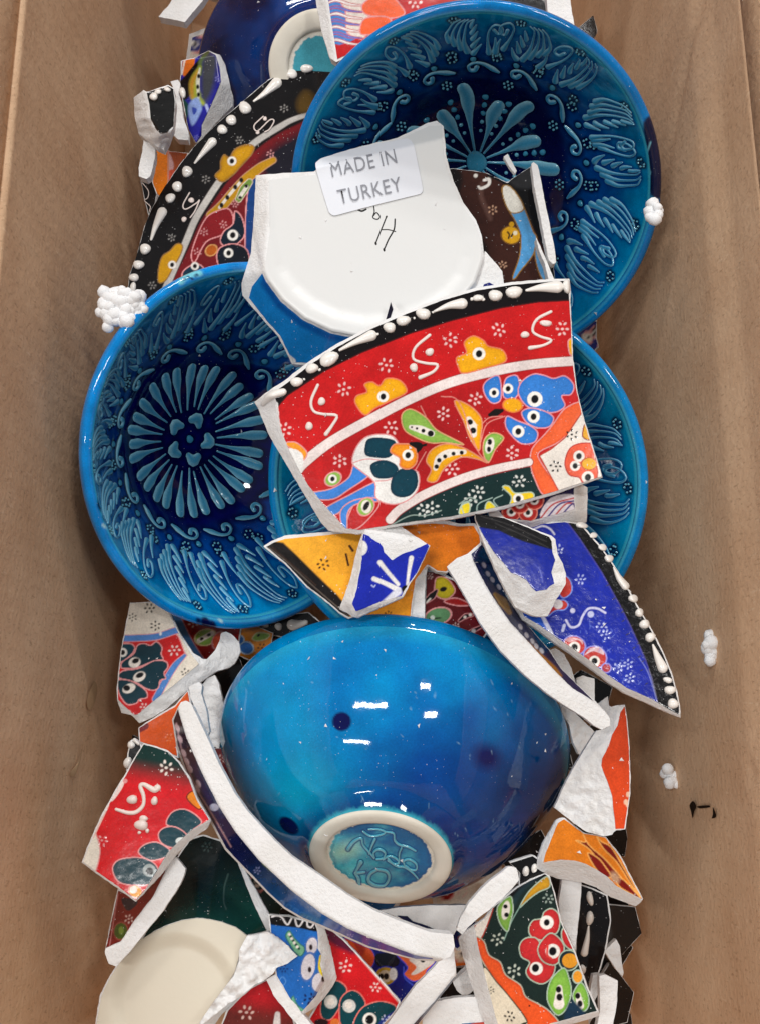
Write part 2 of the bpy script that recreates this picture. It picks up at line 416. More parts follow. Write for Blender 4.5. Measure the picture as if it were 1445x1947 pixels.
def dome(name, X, Y, rx, ry, ang, hm, S, mat, parent, org, col=None, nr=4, ns=14):
    rs = np.random.default_rng(int(abs(X*13+Y*7)) % 9999)
    a = math.radians(ang); th = np.arange(ns)*2*math.pi/ns
    wob = 1+.07*np.sin(th*2+rs.uniform(0, 6))+.05*np.sin(th*3+rs.uniform(0, 6))
    x = [np.array([X])]; y = [np.array([Y])]; h = [np.array([hm])]
    for k in range(1, nr+1):
        q = math.sin(k/nr*math.pi/2); ex = rx*q*np.cos(th)*wob; ey = ry*q*np.sin(th)*wob
        x.append(X+ex*math.cos(a)-ey*math.sin(a)); y.append(Y+ex*math.sin(a)+ey*math.cos(a))
        h.append(np.full(ns, hm*math.sqrt(max(0, 1-q*q))-(.12 if k == nr else 0)))
    V = S(np.concatenate(x), np.concatenate(y), np.concatenate(h))
    j = np.arange(ns); j2 = (j+1) % ns
    tri = np.stack([0*j, 1+j2, 1+j], 1); fs = [tri]
    for k in range(nr-1):
        b = 1+k*ns; fs.append(np.stack([b+j, b+j2, b+ns+j2, b+ns+j], 1))
    c = None if col is None else np.tile([*lin(col), 1], (len(V), 1))
    return mesh_np(name, V, fs, mat, parent, col=c, origin=org)
def relief_data(pts, wd, hm, S, col=None, edge=None, nq=6, sub=4, base=-.12, fan=None):
    q = cr(pts, False, sub) if len(pts) > 2 else np.asarray(pts, float)
    if len(q) == 2: q = q[0]+(q[1]-q[0])*np.linspace(0, 1, 7)[:, None]
    d = np.diff(q, axis=0); L = np.hypot(d[:, 0], d[:, 1]); s_ = np.concatenate([[0], np.cumsum(L)]); tot = s_[-1]
    W = np.interp(s_/tot, np.linspace(0, 1, len(wd)), wd)/2
    w0, w1 = W[0], W[-1]
    # round ends
    extra0 = [(-w0*math.cos(a), math.sin(a)) for a in (.0, .6, 1.1)]; extra1 = [(w1*math.cos(a), math.sin(a)) for a in (1.1, .6, .0)]
    t0 = d[0]/L[0]; t1 = d[-1]/L[-1]
    C = np.vstack([[q[0]+t0*e[0] for e in extra0], q, [q[-1]+t1*e[0] for e in extra1]])
    K = np.concatenate([[e[1] for e in extra0], np.ones(len(q)), [e[1] for e in extra1]])
    WW = np.concatenate([[w0]*3, W, [w1]*3])*np.maximum(K, .02)
    T = np.gradient(C, axis=0); T /= np.hypot(T[:, 0], T[:, 1])[:, None]+1e-9; N = np.stack([-T[:, 1], T[:, 0]], 1)
    u = np.linspace(-1, 1, nq+1); wr = (np.concatenate([[w0]*3, W, [w1]*3])/max(W.max(), 1e-6))**.6*K
    X = C[:, 0, None]+N[:, 0, None]*WW[:, None]*u; Y = C[:, 1, None]+N[:, 1, None]*WW[:, None]*u
    H = hm*wr[:, None]*np.sqrt(np.maximum(0, 1-u**2))[None]+np.where(np.abs(u) > .99, base, 0)[None]
    V = S(X.ravel(), Y.ravel(), H.ravel())
    m, k = X.shape; i, j = np.meshgrid(np.arange(m-1), np.arange(k-1), indexing='ij'); i = i.ravel(); j = j.ravel()
    Q = np.stack([i*k+j, i*k+j+1, (i+1)*k+j+1, (i+1)*k+j], 1)
    c = None
    if col is not None:
        e = np.abs(np.tile(u, m))**2.0; c = lin(col)*(1-e[:, None])+lin(edge if edge is not None else col)*e[:, None]
        c = np.concatenate([c, np.ones((len(c), 1))], 1)
    return V, Q, c
def relief(name, pts, wd, hm, S, mat, parent, org, col=None, edge=None, nq=6, sub=4):
    V, Q, c = relief_data(pts, wd, hm, S, col, edge, nq, sub)
    return mesh_np(name, V, [Q], mat, parent, col=c, origin=org)

# ------------------------------------------------------------------ the cardboard box
tab = mesh_np('table_surface', [(-3, -3, -.125), (3, -3, -.125), (3, 4, -.125), (-3, 4, -.125)], [[[0, 1, 2, 3]]],
              clay_mat('grey_table', (120, 118, 114), 60, .1))
tab['kind'] = 'structure'
box = empty('cardboard_box', (0, .05, -.118), 'open brown cardboard box holding the whole heap of broken painted pottery', 'box')
BORG = np.array([0, .05, -.118])
ZT = .088
def panel(name, side):
    y = np.linspace(-.30, .46, 200); z = np.linspace(-.115, ZT, 90); Y, Z = np.meshgrid(y, z, indexing='ij')
    X = Wall(Z)+.0004*fbm(Y*7, Z*7, 3+side)+.0001*fbm(Y*90, Z*80, 9+side)
    if side > 0:   # folded crease running along the upper wall and a slanting dent
        X += .0045*.5*np.clip((Z-.052-.012*Y)/.012, -.3, 1)
        d = (Z-.022)-(Y-.16)*.9; X += .0022*np.exp(-(d/.004)**2)*np.clip(1-abs(Y-.185)/.05, 0, 1)
        for yy, zz, r in ((-.105, .047, .003), (-.105, .055, .0025)): X += .002*np.exp(-((Y-yy)**2+(Z-zz)**2)/r**2)
    else:
        X += .0006*np.exp(-((Z-.03-.25*Y)/.02)**2)
    X = X*side; m, k = X.shape
    A = np.stack([X, Y, Z], -1).reshape(-1, 3); B = A+np.array([.0035*side, 0, 0])
    i, j = np.meshgrid(np.arange(m-1), np.arange(k-1), indexing='ij'); i = i.ravel(); j = j.ravel()
    Q = np.stack([i*k+j, (i+1)*k+j, (i+1)*k+j+1, i*k+j+1], 1)
    if side > 0: Q = Q[:, ::-1]
    n = m*k; e = np.concatenate([np.stack([np.arange(m-1)*k+k-1, np.arange(1, m)*k+k-1], 1)])
    T = np.stack([e[:, 0], e[:, 1], e[:, 1]+n, e[:, 0]+n], 1)
    return mesh_np(name, np.concatenate([A, B]), [Q, Q[:, ::-1]+n, T if side < 0 else T[:, ::-1]], M_CARD, box, origin=BORG)
panel('side_panel', -1); panel('side_panel', 1)
def slab(name, x0, x1, y0, y1, z0, z1, parent=None, org=None, mat=None):
    V = [(x, y, z) for z in (z0, z1) for y in (y0, y1) for x in (x0, x1)]
    return mesh_np(name, V, [[(0, 2, 3, 1), (4, 5, 7, 6), (0, 1, 5, 4), (2, 6, 7, 3), (0, 4, 6, 2), (1, 3, 7, 5)]], mat or M_CARD, parent, smooth=False, origin=org)
slab('bottom_panel', -.118, .118, -.30, .46, -.119, -.1155, box, BORG)
slab('end_panel', -.1175, .1175, -.304, -.3005, -.1150, ZT+.10, box, BORG)
slab('end_panel', -.1175, .1175, .4605, .464, -.1150, ZT+.10, box, BORG)
# flaps standing up from the long sides, leaning slightly outwards
for sd in (-1, 1):
    x0 = (Wall(ZT)+.0022)*sd; V = []
    ys = np.linspace(-.298, .458, 40); xs = np.linspace(0, .11, 12)
    for a, yy in enumerate(ys):
        for b_, xx in enumerate(xs): V.append((x0+sd*(xx*.34+.003*math.sin(xx*28)+.0015*math.sin(yy*22)*xx/.11), yy, ZT+.0005+.94*xx))
    Q = [(i*12+j, (i+1)*12+j, (i+1)*12+j+1, i*12+j+1) for i in range(39) for j in range(11)]
    o = mesh_np('flap', V, [np.array(Q) if sd < 0 else np.array(Q)[:, ::-1]], M_CARD, box, origin=BORG)
    md = o.modifiers.new('thickness', 'SOLIDIFY'); md.thickness = .0035
# torn spots scuffed into the right wall
def wallpt(u, v, side, off=.0006):
    d = FW*F+(u-722.5)*RT-(v-973.5)*UP
    lo, hi = .5/F, 1.1/F*.9
    t = .2/F
    for k in range(4000):
        p = C0+d*t
        w_ = Wall(p[2])+(.00225*min(1, max(-.3, (p[2]-.052-.012*p[1])/.012)) if side > 0 else 0)
        if p[0]*side > w_-off: break
        t += .0001/F*1.5
    return p
def scuff(pts, side=1, mat=None, name='torn_spot', th=.0006):
    q = cr(pts, True, 3); V = [wallpt(a, b, side, .0004+th) for a, b in q]; c = np.mean(V, 0)-np.array([side*.0004, 0, 0])
    n = len(V); fs = np.array([(n, i, (i+1) % n) for i in range(n)])
    return mesh_np(name, V+[c], [fs if side < 0 else fs[:, ::-1]], mat or M_CARD, box, origin=BORG)
M_TORN = plain('torn_dark_hole', (38, 26, 18), .9, .1); M_TORNP = plain('torn_pale_paper', (188, 156, 122), .9, .1)
scuff([(1310, 1531), (1317, 1523), (1323, 1533), (1319, 1543), (1316, 1556), (1313, 1543)], 1, M_TORN)
scuff([(1325, 1533), (1347, 1531), (1348, 1535), (1330, 1537)], 1, M_TORN)
scuff([(1354, 1534), (1360, 1546), (1360, 1554), (1352, 1556), (1357, 1550)], 1, M_TORN)
scuff([(166, 1330), (180, 1296), (186, 1310), (180, 1340), (170, 1350)], -1, M_TORNP)
scuff([(134, 1470), (150, 1448), (158, 1420), (152, 1452), (142, 1476)], -1, M_TORNP)

# ------------------------------------------------------------------ bowls
class Bowl:
    def __init__(s, label, c, n, R, depth, zi0=7., foot_r=29., foot_h=4., p=2.5, p2=2.2, phase=0, cat='bowl', name='glazed_bowl', group=None):
        s.R, s.depth, s.zi0, s.fr, s.fh, s.p, s.p2 = R, depth, zi0, foot_r, foot_h, p, p2
        n = np.array(n, float); n /= np.linalg.norm(n)
        ex = np.array([1., 0, 0]); ex -= n*(ex@n); ex /= np.linalg.norm(ex); ey = np.cross(n, ex)
        s.M = np.stack([ex, ey, n], 1); s.org = np.array(c)/1000.-n*(depth+zi0)/1000.
        s.o = empty(name, s.org, label, cat, group)
        s.Ri = R-4.4
        r = np.linspace(0, s.Ri, 600); z = zi0+depth*(r/s.Ri)**p
        s.pr, s.pz = r, z; s.ps = np.concatenate([[0], np.cumsum(np.hypot(np.diff(r), np.diff(z)))]); s.smax = s.ps[-1]
    def world(s, L): return s.org+(np.asarray(L)/1000.)@s.M.T
    def S(s, X, Y, lift):
        q = np.hypot(X, Y)+1e-9; r = np.interp(q, s.ps, s.pr); z = np.interp(q, s.ps, s.pz)
        sl = s.depth*s.p/s.Ri*(r/s.Ri)**(s.p-1); nn = np.hypot(1, sl)
        r2 = r-lift*sl/nn; z2 = z+lift/nn
        return s.world(np.stack([r2*X/q, r2*Y/q, z2], -1))
    def rev(s, prof, nt, close=False):
        prof = np.asarray(prof, float); th = np.arange(nt)*2*math.pi/nt
        r = prof[:, 0, None]; L = np.stack([r*np.cos(th), r*np.sin(th), prof[:, 1, None]+0*th], -1).reshape(-1, 3)
        i, j = np.meshgrid(np.arange(len(prof)-1), np.arange(nt), indexing='ij'); i = i.ravel(); j = j.ravel(); j2 = (j+1) % nt
        Q = np.stack([i*nt+j, (i+1)*nt+j, (i+1)*nt+j2, i*nt+j2], 1)
        return s.world(L), L, Q
    def inner(s, paint, ds=.5, nt=900):
        k = int(s.smax/ds); ss = np.linspace(.15, s.smax, k); V, L, Q = s.rev(np.stack([np.interp(ss, s.ps, s.pr), np.interp(ss, s.ps, s.pz)], 1), nt)
        th = np.tile(np.arange(nt)*2*math.pi/nt, k); sr = np.repeat(ss, nt)
        p = Paint(sr*np.cos(th), sr*np.sin(th), (0, 80, 150)); p.aa = .28; p.s = sr; p.u, p.v = proj(V); paint(p)
        V = s.S(p.x, p.y, p.h)
        mesh_np('inner_glaze', V, [Q], M_BLUE, s.o, col=np.concatenate([p.c, p.a[:, None]], 1), origin=s.org)
    def rim(s, paint, nt=500):
        a = np.linspace(math.pi*1.0, 0, 13); zc = s.zi0+s.depth; w_ = (s.R-s.Ri)/2
        prof = [(s.Ri-.35, zc-1.6), (s.Ri-.15, zc-.6)]+[(s.Ri+w_+w_*math.cos(t), zc+w_*.9*math.sin(t)+.3) for t in a]+[(s.R+.05, zc-1.), (s.R-.35, zc-3), (s.R-1.1, zc-5)]
        V, L, Q = s.rev(prof, nt); u, v = proj(V); p = Paint(u, v, (0, 120, 190)); p.r = np.hypot(L[:, 0], L[:, 1]); p.L = L; paint(p)
        mesh_np('rim', V, [Q], M_BLUE, s.o, col=np.concatenate([p.c, p.a[:, None]], 1), origin=s.org)
    def outer(s, paint, nr=80, nt=360, foot=None, footmat=None, ring=8.):
        r = np.linspace(s.R-1.1, s.fr, nr); zt = s.zi0+s.depth-5
        f = lambda q: s.fh+(zt-s.fh)*((q-s.fr*.0)/(s.R-1.1))**s.p2
        z = f(r); z = z-np.clip(1-(r-s.fr)/6, 0, 1)**2*(z-1.4)
        V, L, Q = s.rev(np.stack([r, z], 1), nt); u, v = proj(V); p = Paint(u, v, (0, 110, 180)); p.L = L; p.r = np.repeat(r, nt); paint(p)
        mesh_np('outer_glaze', V, [Q], M_BLUE, s.o, col=np.concatenate([p.c, p.a[:, None]], 1), origin=s.org)
        ri = s.fr-ring
        V, L, Q = s.rev([(s.fr-.1, 1.7), (s.fr, .8), (s.fr-.6, .1), (s.fr-2, -.25), (s.fr-ring/2, -.3), (ri+1.5, -.2), (ri+.4, .3), (ri-.2, 1.6), (ri-.4, 2.6)], 220)
        mesh_np('foot_ring', V, [Q], M_BISQ, s.o, origin=s.org)
        rr = np.linspace(ri+.2, .05, 60)
        V, L, Q = s.rev(np.stack([rr, 2.1+.5*(1-(rr/ri)**2)], 1), 260); u, v = proj(V); p = Paint(u, v, (40, 165, 190)); p.r = np.repeat(rr, 260); p.L = L; p.aa = .8
        if foot: foot(p)
        mesh_np('base_disc', V, [Q], M_BLUE, s.o, col=np.concatenate([p.c, p.a[:, None]], 1), origin=s.org)

def rp(s, t, da=0.):  # polar (mm, degrees)
    a = math.radians(t); return (s*math.cos(a)-da*math.sin(a), s*math.sin(a)+da*math.cos(a))
def unit(s, t, pts):   # local (tangential mm, radial mm) -> developed plane
    return [rp(s+b, t+math.degrees(a/(s+b))) for a, b in pts]
def deco(b, style, seed):
    """slip-trailed motifs: list of (kind, points, widths, height)"""
    R = random.Random(seed); out = []; dots = []
    jit = lambda v: R.uniform(-v, v)
    if style == 'B':
        for k in range(30):
            t = 8+k*12+jit(2.2); s0 = 15+jit(1.4); s1 = 36+jit(1.2)
            out.append(('raised_petal', [rp(s0, t+jit(1.5)), rp((s0+s1)/2, t), rp(s1-5, t), rp(s1, t)], [.8, 1.1, 2.4, 4.6, 4.4], .85))
        for k in range(5):
            t = 25+72*k+jit(6); out.append(('raised_petal', [rp(8, t-14), rp(10.5, t), rp(9.5, t+16)], [3, 5.8, 3.6], 1.0))
        dots.append((0, 0, 1.9)); ring = 47.; wall0 = 56.; nw = 15
    elif style == 'A':
        for k in range(14):
            t = 4+k*360/14+jit(3); s1 = (36.5 if k % 2 else 29)+jit(1.5)
            out.append(('raised_petal', [rp(5.5, t), rp(s1*.5, t), rp(s1-5, t+jit(2)), rp(s1, t)], [1, 1.3, 2.6, 6.4, 5.8], 1.05))
            for q in range(5): dots.append((*rp(15+q*4.3, t+12.8), .95+.14*q))
        for k in range(9):
            t = k*40+12; cx, cy = rp(42, t)
            for q in range(6): a = q*60+20; dots.append((cx+2.1*math.cos(math.radians(a)), cy+2.1*math.sin(math.radians(a)), .68))
            dots.append((cx, cy, .6))
        ring = 50.; wall0 = 58.5; nw = 15; dots.append((0, 0, 5.2))
    else:
        for k in range(24):
            t = k*15+jit(2); out.append(('raised_petal', [rp(12, t), rp(20, t), rp(26, t)], [.8, 1.4, 3.6], .8))
        ring = 40.; wall0 = 50.; nw = 14
    for k in range(nw):
        t = k*360/nw+jit(2); fl = 1 if style != 'A' or k % 5 else -1
        out.append(('raised_scroll', unit(ring, t, [(-8.5*fl, -1.8), (-5*fl, .2), (-1*fl, 2.8), (3*fl, 3.4), (5.8*fl, 1.4), (5*fl, -1.4), (2.6*fl, -1.6), (1.9*fl, .2)]), [1.2, 2.7, 2.0, 1.4, 1.3, 1.4, 1.9, 2.3], .85))
    nu = 17
    g = (b.smax-wall0-4.5)/24.
    for k in range(nu):
        t = (k+.5)*360/nu+jit(1.5); m = 1 if (k % 3 or style == 'B') else -1; J = lambda q: [(m*x*.86+jit(.3), y*g*gj+jit(.3)) for x, y in q]; gj = 1+jit(.05)
        kind = (k+seed) % 3
        for i in range(5 if kind != 1 else 4):      # fern of leaning drops
            f = 1-.1*i; out.append(('raised_petal', unit(wall0, t, J([(1.2, 1.5+4.1*i), (3.2*f, 3.3+4.1*i), (6.0*f, 6.4+4.1*i)])), [3.2*f, 1.9, .8], .8))
        for q in range(4 if kind else 3):           # nested long swooshes
            out.append(('raised_petal', unit(wall0, t, J([(-2.6-3.3*q, 2.4+2.6*q), (-3.6-3.3*q, 8+2.2*q), (-3.0-2.9*q, 14+1.4*q), (-.6-2.6*q, 20.5+.4*q), (2.6-2.4*q, 22.6+.3*q)])), [3.3, 2.0, 1.2, 1.0, .8], .8))
        if kind == 2: out.append(('raised_scroll', unit(wall0, t, J([(9.5, 2), (9.6, 9), (11.5, 15), (15, 19.5), (18.5, 19), (19, 15.5), (16.2, 14), (14.6, 16)])), [3, 1.5, 1.1, 1.1, 1.1, 1.2, 1.5, 1.9], .8))
        else: out.append(('raised_scroll', unit(wall0, t, J([(10.5, 5), (9.3, 12), (10.5, 18.5), (14.5, 21.5), (18, 18.6), (17, 14), (13.6, 13.4), (13.2, 16.4)])), [3, 1.5, 1.1, 1.1, 1.1, 1.2, 1.5, 1.9], .8))
        out.append(('raised_petal', unit(wall0, t, J([(14, 2.5), (15.2, 6.5), (17.6, 10.5)])), [3.0, 1.7, .8], .75))
        dots.append((*unit(wall0, t, [(-.6, -2.6)])[0], 1.6))
        for (ax, bx) in ((9.5, -.6), (-11.5, 2*g), (7.5, 23*g)):
            for q in range(6):
                aa = math.radians(q*60+R.uniform(0, 30)); dots.append((*unit(wall0, t, [(ax+2.1*math.cos(aa), bx+2.1*math.sin(aa))])[0], .62))
    return out, dots
def decorated(b, style, seed, rot, cols, ds, nt, spot=None):
    items, dots = deco(b, style, seed); ca, sa = math.cos(math.radians(rot)), math.sin(math.radians(rot))
    ro = lambda q: [(x*ca-y*sa, x*sa+y*ca) for x, y in q]
    items = [(k, ro(p), [x*(1.12 if max(math.hypot(*q) for q in p) > 47 else 1.1) for x in w_], h*1.15) for k, p, w_, h in items if max(math.hypot(*q) for q in p) < b.smax-2.2]
    dots = [(*ro([(x, y)])[0], r) for x, y, r in dots if math.hypot(x, y) < b.smax-2.5]
    deep, mid, lite, navy = cols
    def paint(p):
        t = p.s/b.smax; n1 = fbm(p.x/13, p.y/13, seed); n2 = fbm(p.x/5, p.y/5, seed+4)
        k = np.clip((t-.40+.05*n1)/.16, 0, 1); k = k*k*(3-2*k); k2 = np.clip((t-.66+.12*n1+.05*n2)/.3, 0, 1)
        p.c[:] = lin(deep)*(1-k[:, None])+lin(mid)*k[:, None]; p.c[:] = p.c*(1-k2[:, None])+lin(lite)*k2[:, None]
        p.ow = .3
        for kind, q, w_, h in items:
            far = max(math.hypot(*z) for z in q) > b.smax*.56
            p.line(q, [x+(2.2 if far else 3.2) for x in w_], (0, 50, 128) if far else navy, soft=1.0 if far else 1.25, k0=.7 if far else .9)
        for x, y, r in dots: p.dot(x, y, r+1.0, navy, soft=.8)
        p.c *= (1+.16*n2[:, None]+.10*n1[:, None])
        e = np.clip((p.s-(b.smax-2.2))/1.2, 0, 1); p._mix(np.arange(len(p.x)), e*.8, (70, 190, 215))
        if spot: spot(p)
    b.inner(paint, ds, nt)
    for kind, q, w_, h in items:
        far = max(math.hypot(*z) for z in q) > b.smax*.5
        relief(kind, q, w_, h, b.S, M_BLUE, b.o, b.org, col=(40, 140, 190) if far else (62, 148, 186), edge=(156, 216, 234), sub=3, nq=6)
    Vs, Qs, Cs, n = [], [], [], 0
    for x, y, r in dots:
        if r > 1.1:
            dome('raised_dot', x, y, r, r, 0, .8, b.S, M_BLUE, b.o, b.org, col=(60, 145, 180)); continue
        th = np.arange(7)*2*math.pi/7
        X = np.concatenate([[x], x+r*.6*np.cos(th), x+r*np.cos(th)]); Y = np.concatenate([[y], y+r*.6*np.sin(th), y+r*np.sin(th)])
        H = np.concatenate([[.6], np.full(7, .5), np.full(7, -.1)]); Vs.append(b.S(X, Y, H))
        j = np.arange(7); j2 = (j+1) % 7
        Qs.append(np.concatenate([np.stack([0*j, 1+j, 1+j2, 1+j2], 1), np.stack([1+j, 8+j, 8+j2, 1+j2], 1)])+n); n += 15
        Cs.append(np.tile([*lin((105, 180, 205)), 1], (15, 1)))
    if Vs:
        T = np.concatenate(Qs); tri = T[T[:, 2] == T[:, 3]][:, :3]; qd = T[T[:, 2] != T[:, 3]]
        o = mesh_np('slip_dots', np.concatenate(Vs), [tri, qd], M_BLUE, b.o, col=np.concatenate(Cs), origin=b.org); o['kind'] = 'stuff'
def rim_paint(base, lt, sd, extra=None):
    def f(p):
        w_ = fbm(p.x/30, p.y/30, sd); p.c *= (1+.25*w_)[:, None]
        rr = p.r-p.r.min(); k = np.clip((p.r-(p.r.max()-4.7))/1.0, 0, 1)*np.clip(1-(p.r-(p.r.max()-3.9))/.9, 0, 1)
        p._mix(np.arange(len(p.x)), np.clip(k, 0, 1)*.75, lt)
        if extra: extra(p)
    def g(p): p.c[:] = lin(base); f(p)
    return g
def out_simple(col, col2, sd):
    def f(p):
        k = np.clip(.5+fbm(p.L[:, 0]/22+9, p.L[:, 1]/22, sd)*.9, 0, 1)[:, None]; p.c[:] = lin(col)*k+lin(col2)*(1-k)
    return f

bA = Bowl('large turquoise bowl at upper right with raised scrolls and other shards lying inside', (39.7, 132, 22), (-.107, -.769, .63), 78.8, 55, phase=0)
decorated(bA, 'A', 5, 20, ((7, 11, 64), (0, 66, 138), (0, 136, 192), (2, 8, 56)), .6, 740)
def exA(p):
    p.poly([(1222, 235), (1246, 225), (1262, 300), (1262, 372), (1236, 370), (1232, 300)], (14, 22, 60), soft=2)
    p.line([(1236, 270), (1228, 300), (1236, 330)], 3, (120, 190, 210))
bA.rim(rim_paint((0, 118, 190), (70, 175, 205), 2, exA)); bA.outer(out_simple((0, 80, 150), (0, 40, 110), 3), 60, 240)
bB = Bowl('turquoise bowl leaning on the left wall, chipped rim and a ring of raised petals inside', (-53.2, 29.4, -6), (.629, -.312, .713), 79.0, 60)
decorated(bB, 'B', 8, 40, ((5, 9, 88), (0, 68, 152), (0, 144, 210), (1, 6, 58)), .6, 740)
def exB(p):
    for (x, y, r) in ((196, 962, 13), (203, 985, 9), (192, 950, 7), (392, 1184, 12), (405, 1188, 9), (378, 1180, 6)): p.dot(x, y, r, (6, 16, 70), r*.7, 60, soft=2)
    for (x, y, r) in ((205, 975, 7), (199, 1000, 6), (420, 1180, 6)): p.dot(x, y, r, (170, 215, 225), r*.5, 40, soft=1, gloss=.2)
    p.line([(345, 536), (352, 528), (362, 522), (380, 520)], 12, (120, 205, 225), soft=2); 
    for (x, y) in ((350, 531), (358, 527), (366, 530), (374, 523)): p.dot(x, y, 3, (20, 50, 100), soft=1)
bB.rim(rim_paint((0, 134, 214), (90, 205, 235), 6, exB)); bB.outer(out_simple((0, 70, 150), (0, 40, 110), 3), 60, 240)
bC = Bowl('turquoise bowl with ridged rim lying mostly hidden beneath the big red shard', (30, 10.7, 2), (-.202, -.374, .905), 80.1, 40, p=2.8)
decorated(bC, 'C', 21, 5, ((4, 20, 80), (0, 84, 146), (0, 142, 190), (2, 20, 66)), .75, 560)
bC.rim(rim_paint((0, 126, 190), (95, 200, 215), 9)); bC.outer(out_simple((0, 70, 140), (0, 40, 100), 3), 60, 240)

nD = -np.array([-.097, -.738, .667])
bD = Bowl('turquoise bowl lying upside down at the centre front, showing its written base', (5.3, -97.3, -25), nD, 73.4, 48., zi0=7, foot_r=26.8, foot_h=3.5, p=3.0, p2=3.1)
def paintD(p):
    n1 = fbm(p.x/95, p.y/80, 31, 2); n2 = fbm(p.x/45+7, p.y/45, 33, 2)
    k = np.clip(.56+.38*n1+.2*n2-.0014*(p.x-700)-.0010*(p.y-1480), 0, 1)[:, None]  # lighter towards upper left: glaze variation plus lighting painted into it
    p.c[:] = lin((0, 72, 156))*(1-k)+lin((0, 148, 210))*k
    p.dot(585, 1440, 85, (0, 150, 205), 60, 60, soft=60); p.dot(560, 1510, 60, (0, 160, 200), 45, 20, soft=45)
    p.dot(900, 1475, 60, (0, 105, 190), 12, -35, soft=22); p.dot(980, 1500, 150, (0, 38, 92), 90, 0, soft=90); p.dot(800, 1480, 80, (0, 66, 150), 60, soft=60)  # broad navy right flank: glaze tone with some shade painted in
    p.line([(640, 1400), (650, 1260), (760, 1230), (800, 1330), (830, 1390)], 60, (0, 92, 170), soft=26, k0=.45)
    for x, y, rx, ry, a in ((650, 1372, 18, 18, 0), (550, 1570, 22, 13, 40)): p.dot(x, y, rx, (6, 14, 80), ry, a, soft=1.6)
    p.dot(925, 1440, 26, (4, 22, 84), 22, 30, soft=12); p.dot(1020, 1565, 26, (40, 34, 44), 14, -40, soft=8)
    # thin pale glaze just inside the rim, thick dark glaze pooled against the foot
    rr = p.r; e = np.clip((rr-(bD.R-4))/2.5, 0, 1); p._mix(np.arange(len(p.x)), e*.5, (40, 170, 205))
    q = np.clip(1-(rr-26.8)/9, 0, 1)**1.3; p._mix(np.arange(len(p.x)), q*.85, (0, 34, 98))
    q = np.clip((p.y-1560)/150, 0, 1)*np.clip((p.x-700)/200, 0, 1); p._mix(np.arange(len(p.x)), q*.7, (0, 32, 84))  # lower right darkened further: part glaze colour, part painted shading
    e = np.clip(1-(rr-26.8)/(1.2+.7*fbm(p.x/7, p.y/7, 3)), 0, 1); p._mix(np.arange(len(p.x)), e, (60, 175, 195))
    r2 = np.random.default_rng(5)
    for k_ in range(46):
        x, y = r2.uniform(470, 1050), r2.uniform(1210, 1640); a = r2.uniform(0, 3.1); L = r2.uniform(3, 11)
        p.line([(x, y), (x+L*math.cos(a), y+L*math.sin(a))], 1.1, (150, 195, 215), k0=.5)
def footD(p):
    n1 = fbm(p.x/26, p.y/20, 44, 3); k = np.clip(.5+.7*n1-.006*(p.x-700)+.004*(p.y-1630), 0, 1)[:, None]
    p.c[:] = lin((0, 104, 160))*(1-k)+lin((86, 204, 216))*k
    p.dot(655, 1618, 26, (170, 215, 195), 12, -20, soft=12); p.aa = .9
    e = p.r+1.0*fbm(p.x/7, p.y/7, 9); p._mix(np.arange(len(p.x)), np.clip((e-19.0)/.3, 0, 1), (226, 221, 208), 0)
    e2 = np.clip(1-abs(e-18.4)/.8, 0, 1); p._mix(np.arange(len(p.x)), e2*.5, (0, 70, 130))
    p.fr(cF)
    for q, w_ in INK: p.line(q, [x+20 for x in w_], (0, 70, 132), soft=1.0, k0=.85)
INK = [([(430, 440), (480, 375), (545, 345), (560, 400), (600, 450), (660, 520)], [34, 30, 20, 16, 18, 16]),
       ([(665, 355), (635, 420), (615, 480)], [26, 20, 16]),
       ([(660, 520), (655, 470), (700, 440), (755, 470), (740, 520), (680, 530)], [16, 18, 22, 18, 18, 16]),
       ([(740, 530), (790, 500), (850, 520), (880, 560), (830, 570), (780, 520)], [16]*6),
       ([(780, 540), (860, 590), (930, 600), (1000, 650), (1045, 700)], [16, 16, 18, 16, 14]),
       ([(930, 590), (920, 545), (970, 530), (1030, 570), (1030, 620), (980, 620), (940, 590)], [16]*7),
       ([(560, 280), (620, 320), (690, 320), (760, 290), (700, 262), (610, 262)], [14]*6),
       ([(760, 285), (830, 300), (840, 360), (880, 400), (960, 420), (1025, 455)], [14, 16, 20, 18, 18, 14]),
       ([(900, 430), (880, 480), (880, 540)], [16, 18, 14]), ([(540, 560), (520, 600), (500, 650), (575, 645)], [44, 24, 26, 20]),
       ([(490, 655), (520, 700), (530, 780)], [22, 34, 24])]
INK0 = ([(690, 620), (770, 640), (790, 700), (750, 760), (670, 760), (610, 720), (625, 660), (690, 620)], [24, 26, 24, 24, 30, 34, 28, 24])
INK.append(INK0)
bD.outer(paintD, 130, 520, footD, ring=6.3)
bD.rim(rim_paint((0, 122, 182), (70, 185, 205), 4))
pp = np.array([(r_, 0.) for r_ in np.linspace(0, 73, 40)])
def basemap(b):
    """photo pixel -> point on the base disc plane of a bowl, plus a lift off the glaze"""
    def S(u, v, lift):
        d = FW*F+(np.asarray(u)[..., None]-722.5)*RT-(np.asarray(v)[..., None]-973.5)*UP
        nn = b.M[:, 2]; c = b.org+nn*.0023
        t = ((c-C0)@nn)/(d@nn)
        return C0+d*t[..., None]-nn*(np.asarray(lift)[..., None]/1000.)
    return S
for q, w_ in INK:
    relief('raised_letter', tr(cF, q), [x/cF[2] for x in w_], .5, basemap(bD), M_BLUE, bD.o, bD.org, col=(120, 180, 196), edge=(70, 176, 200))
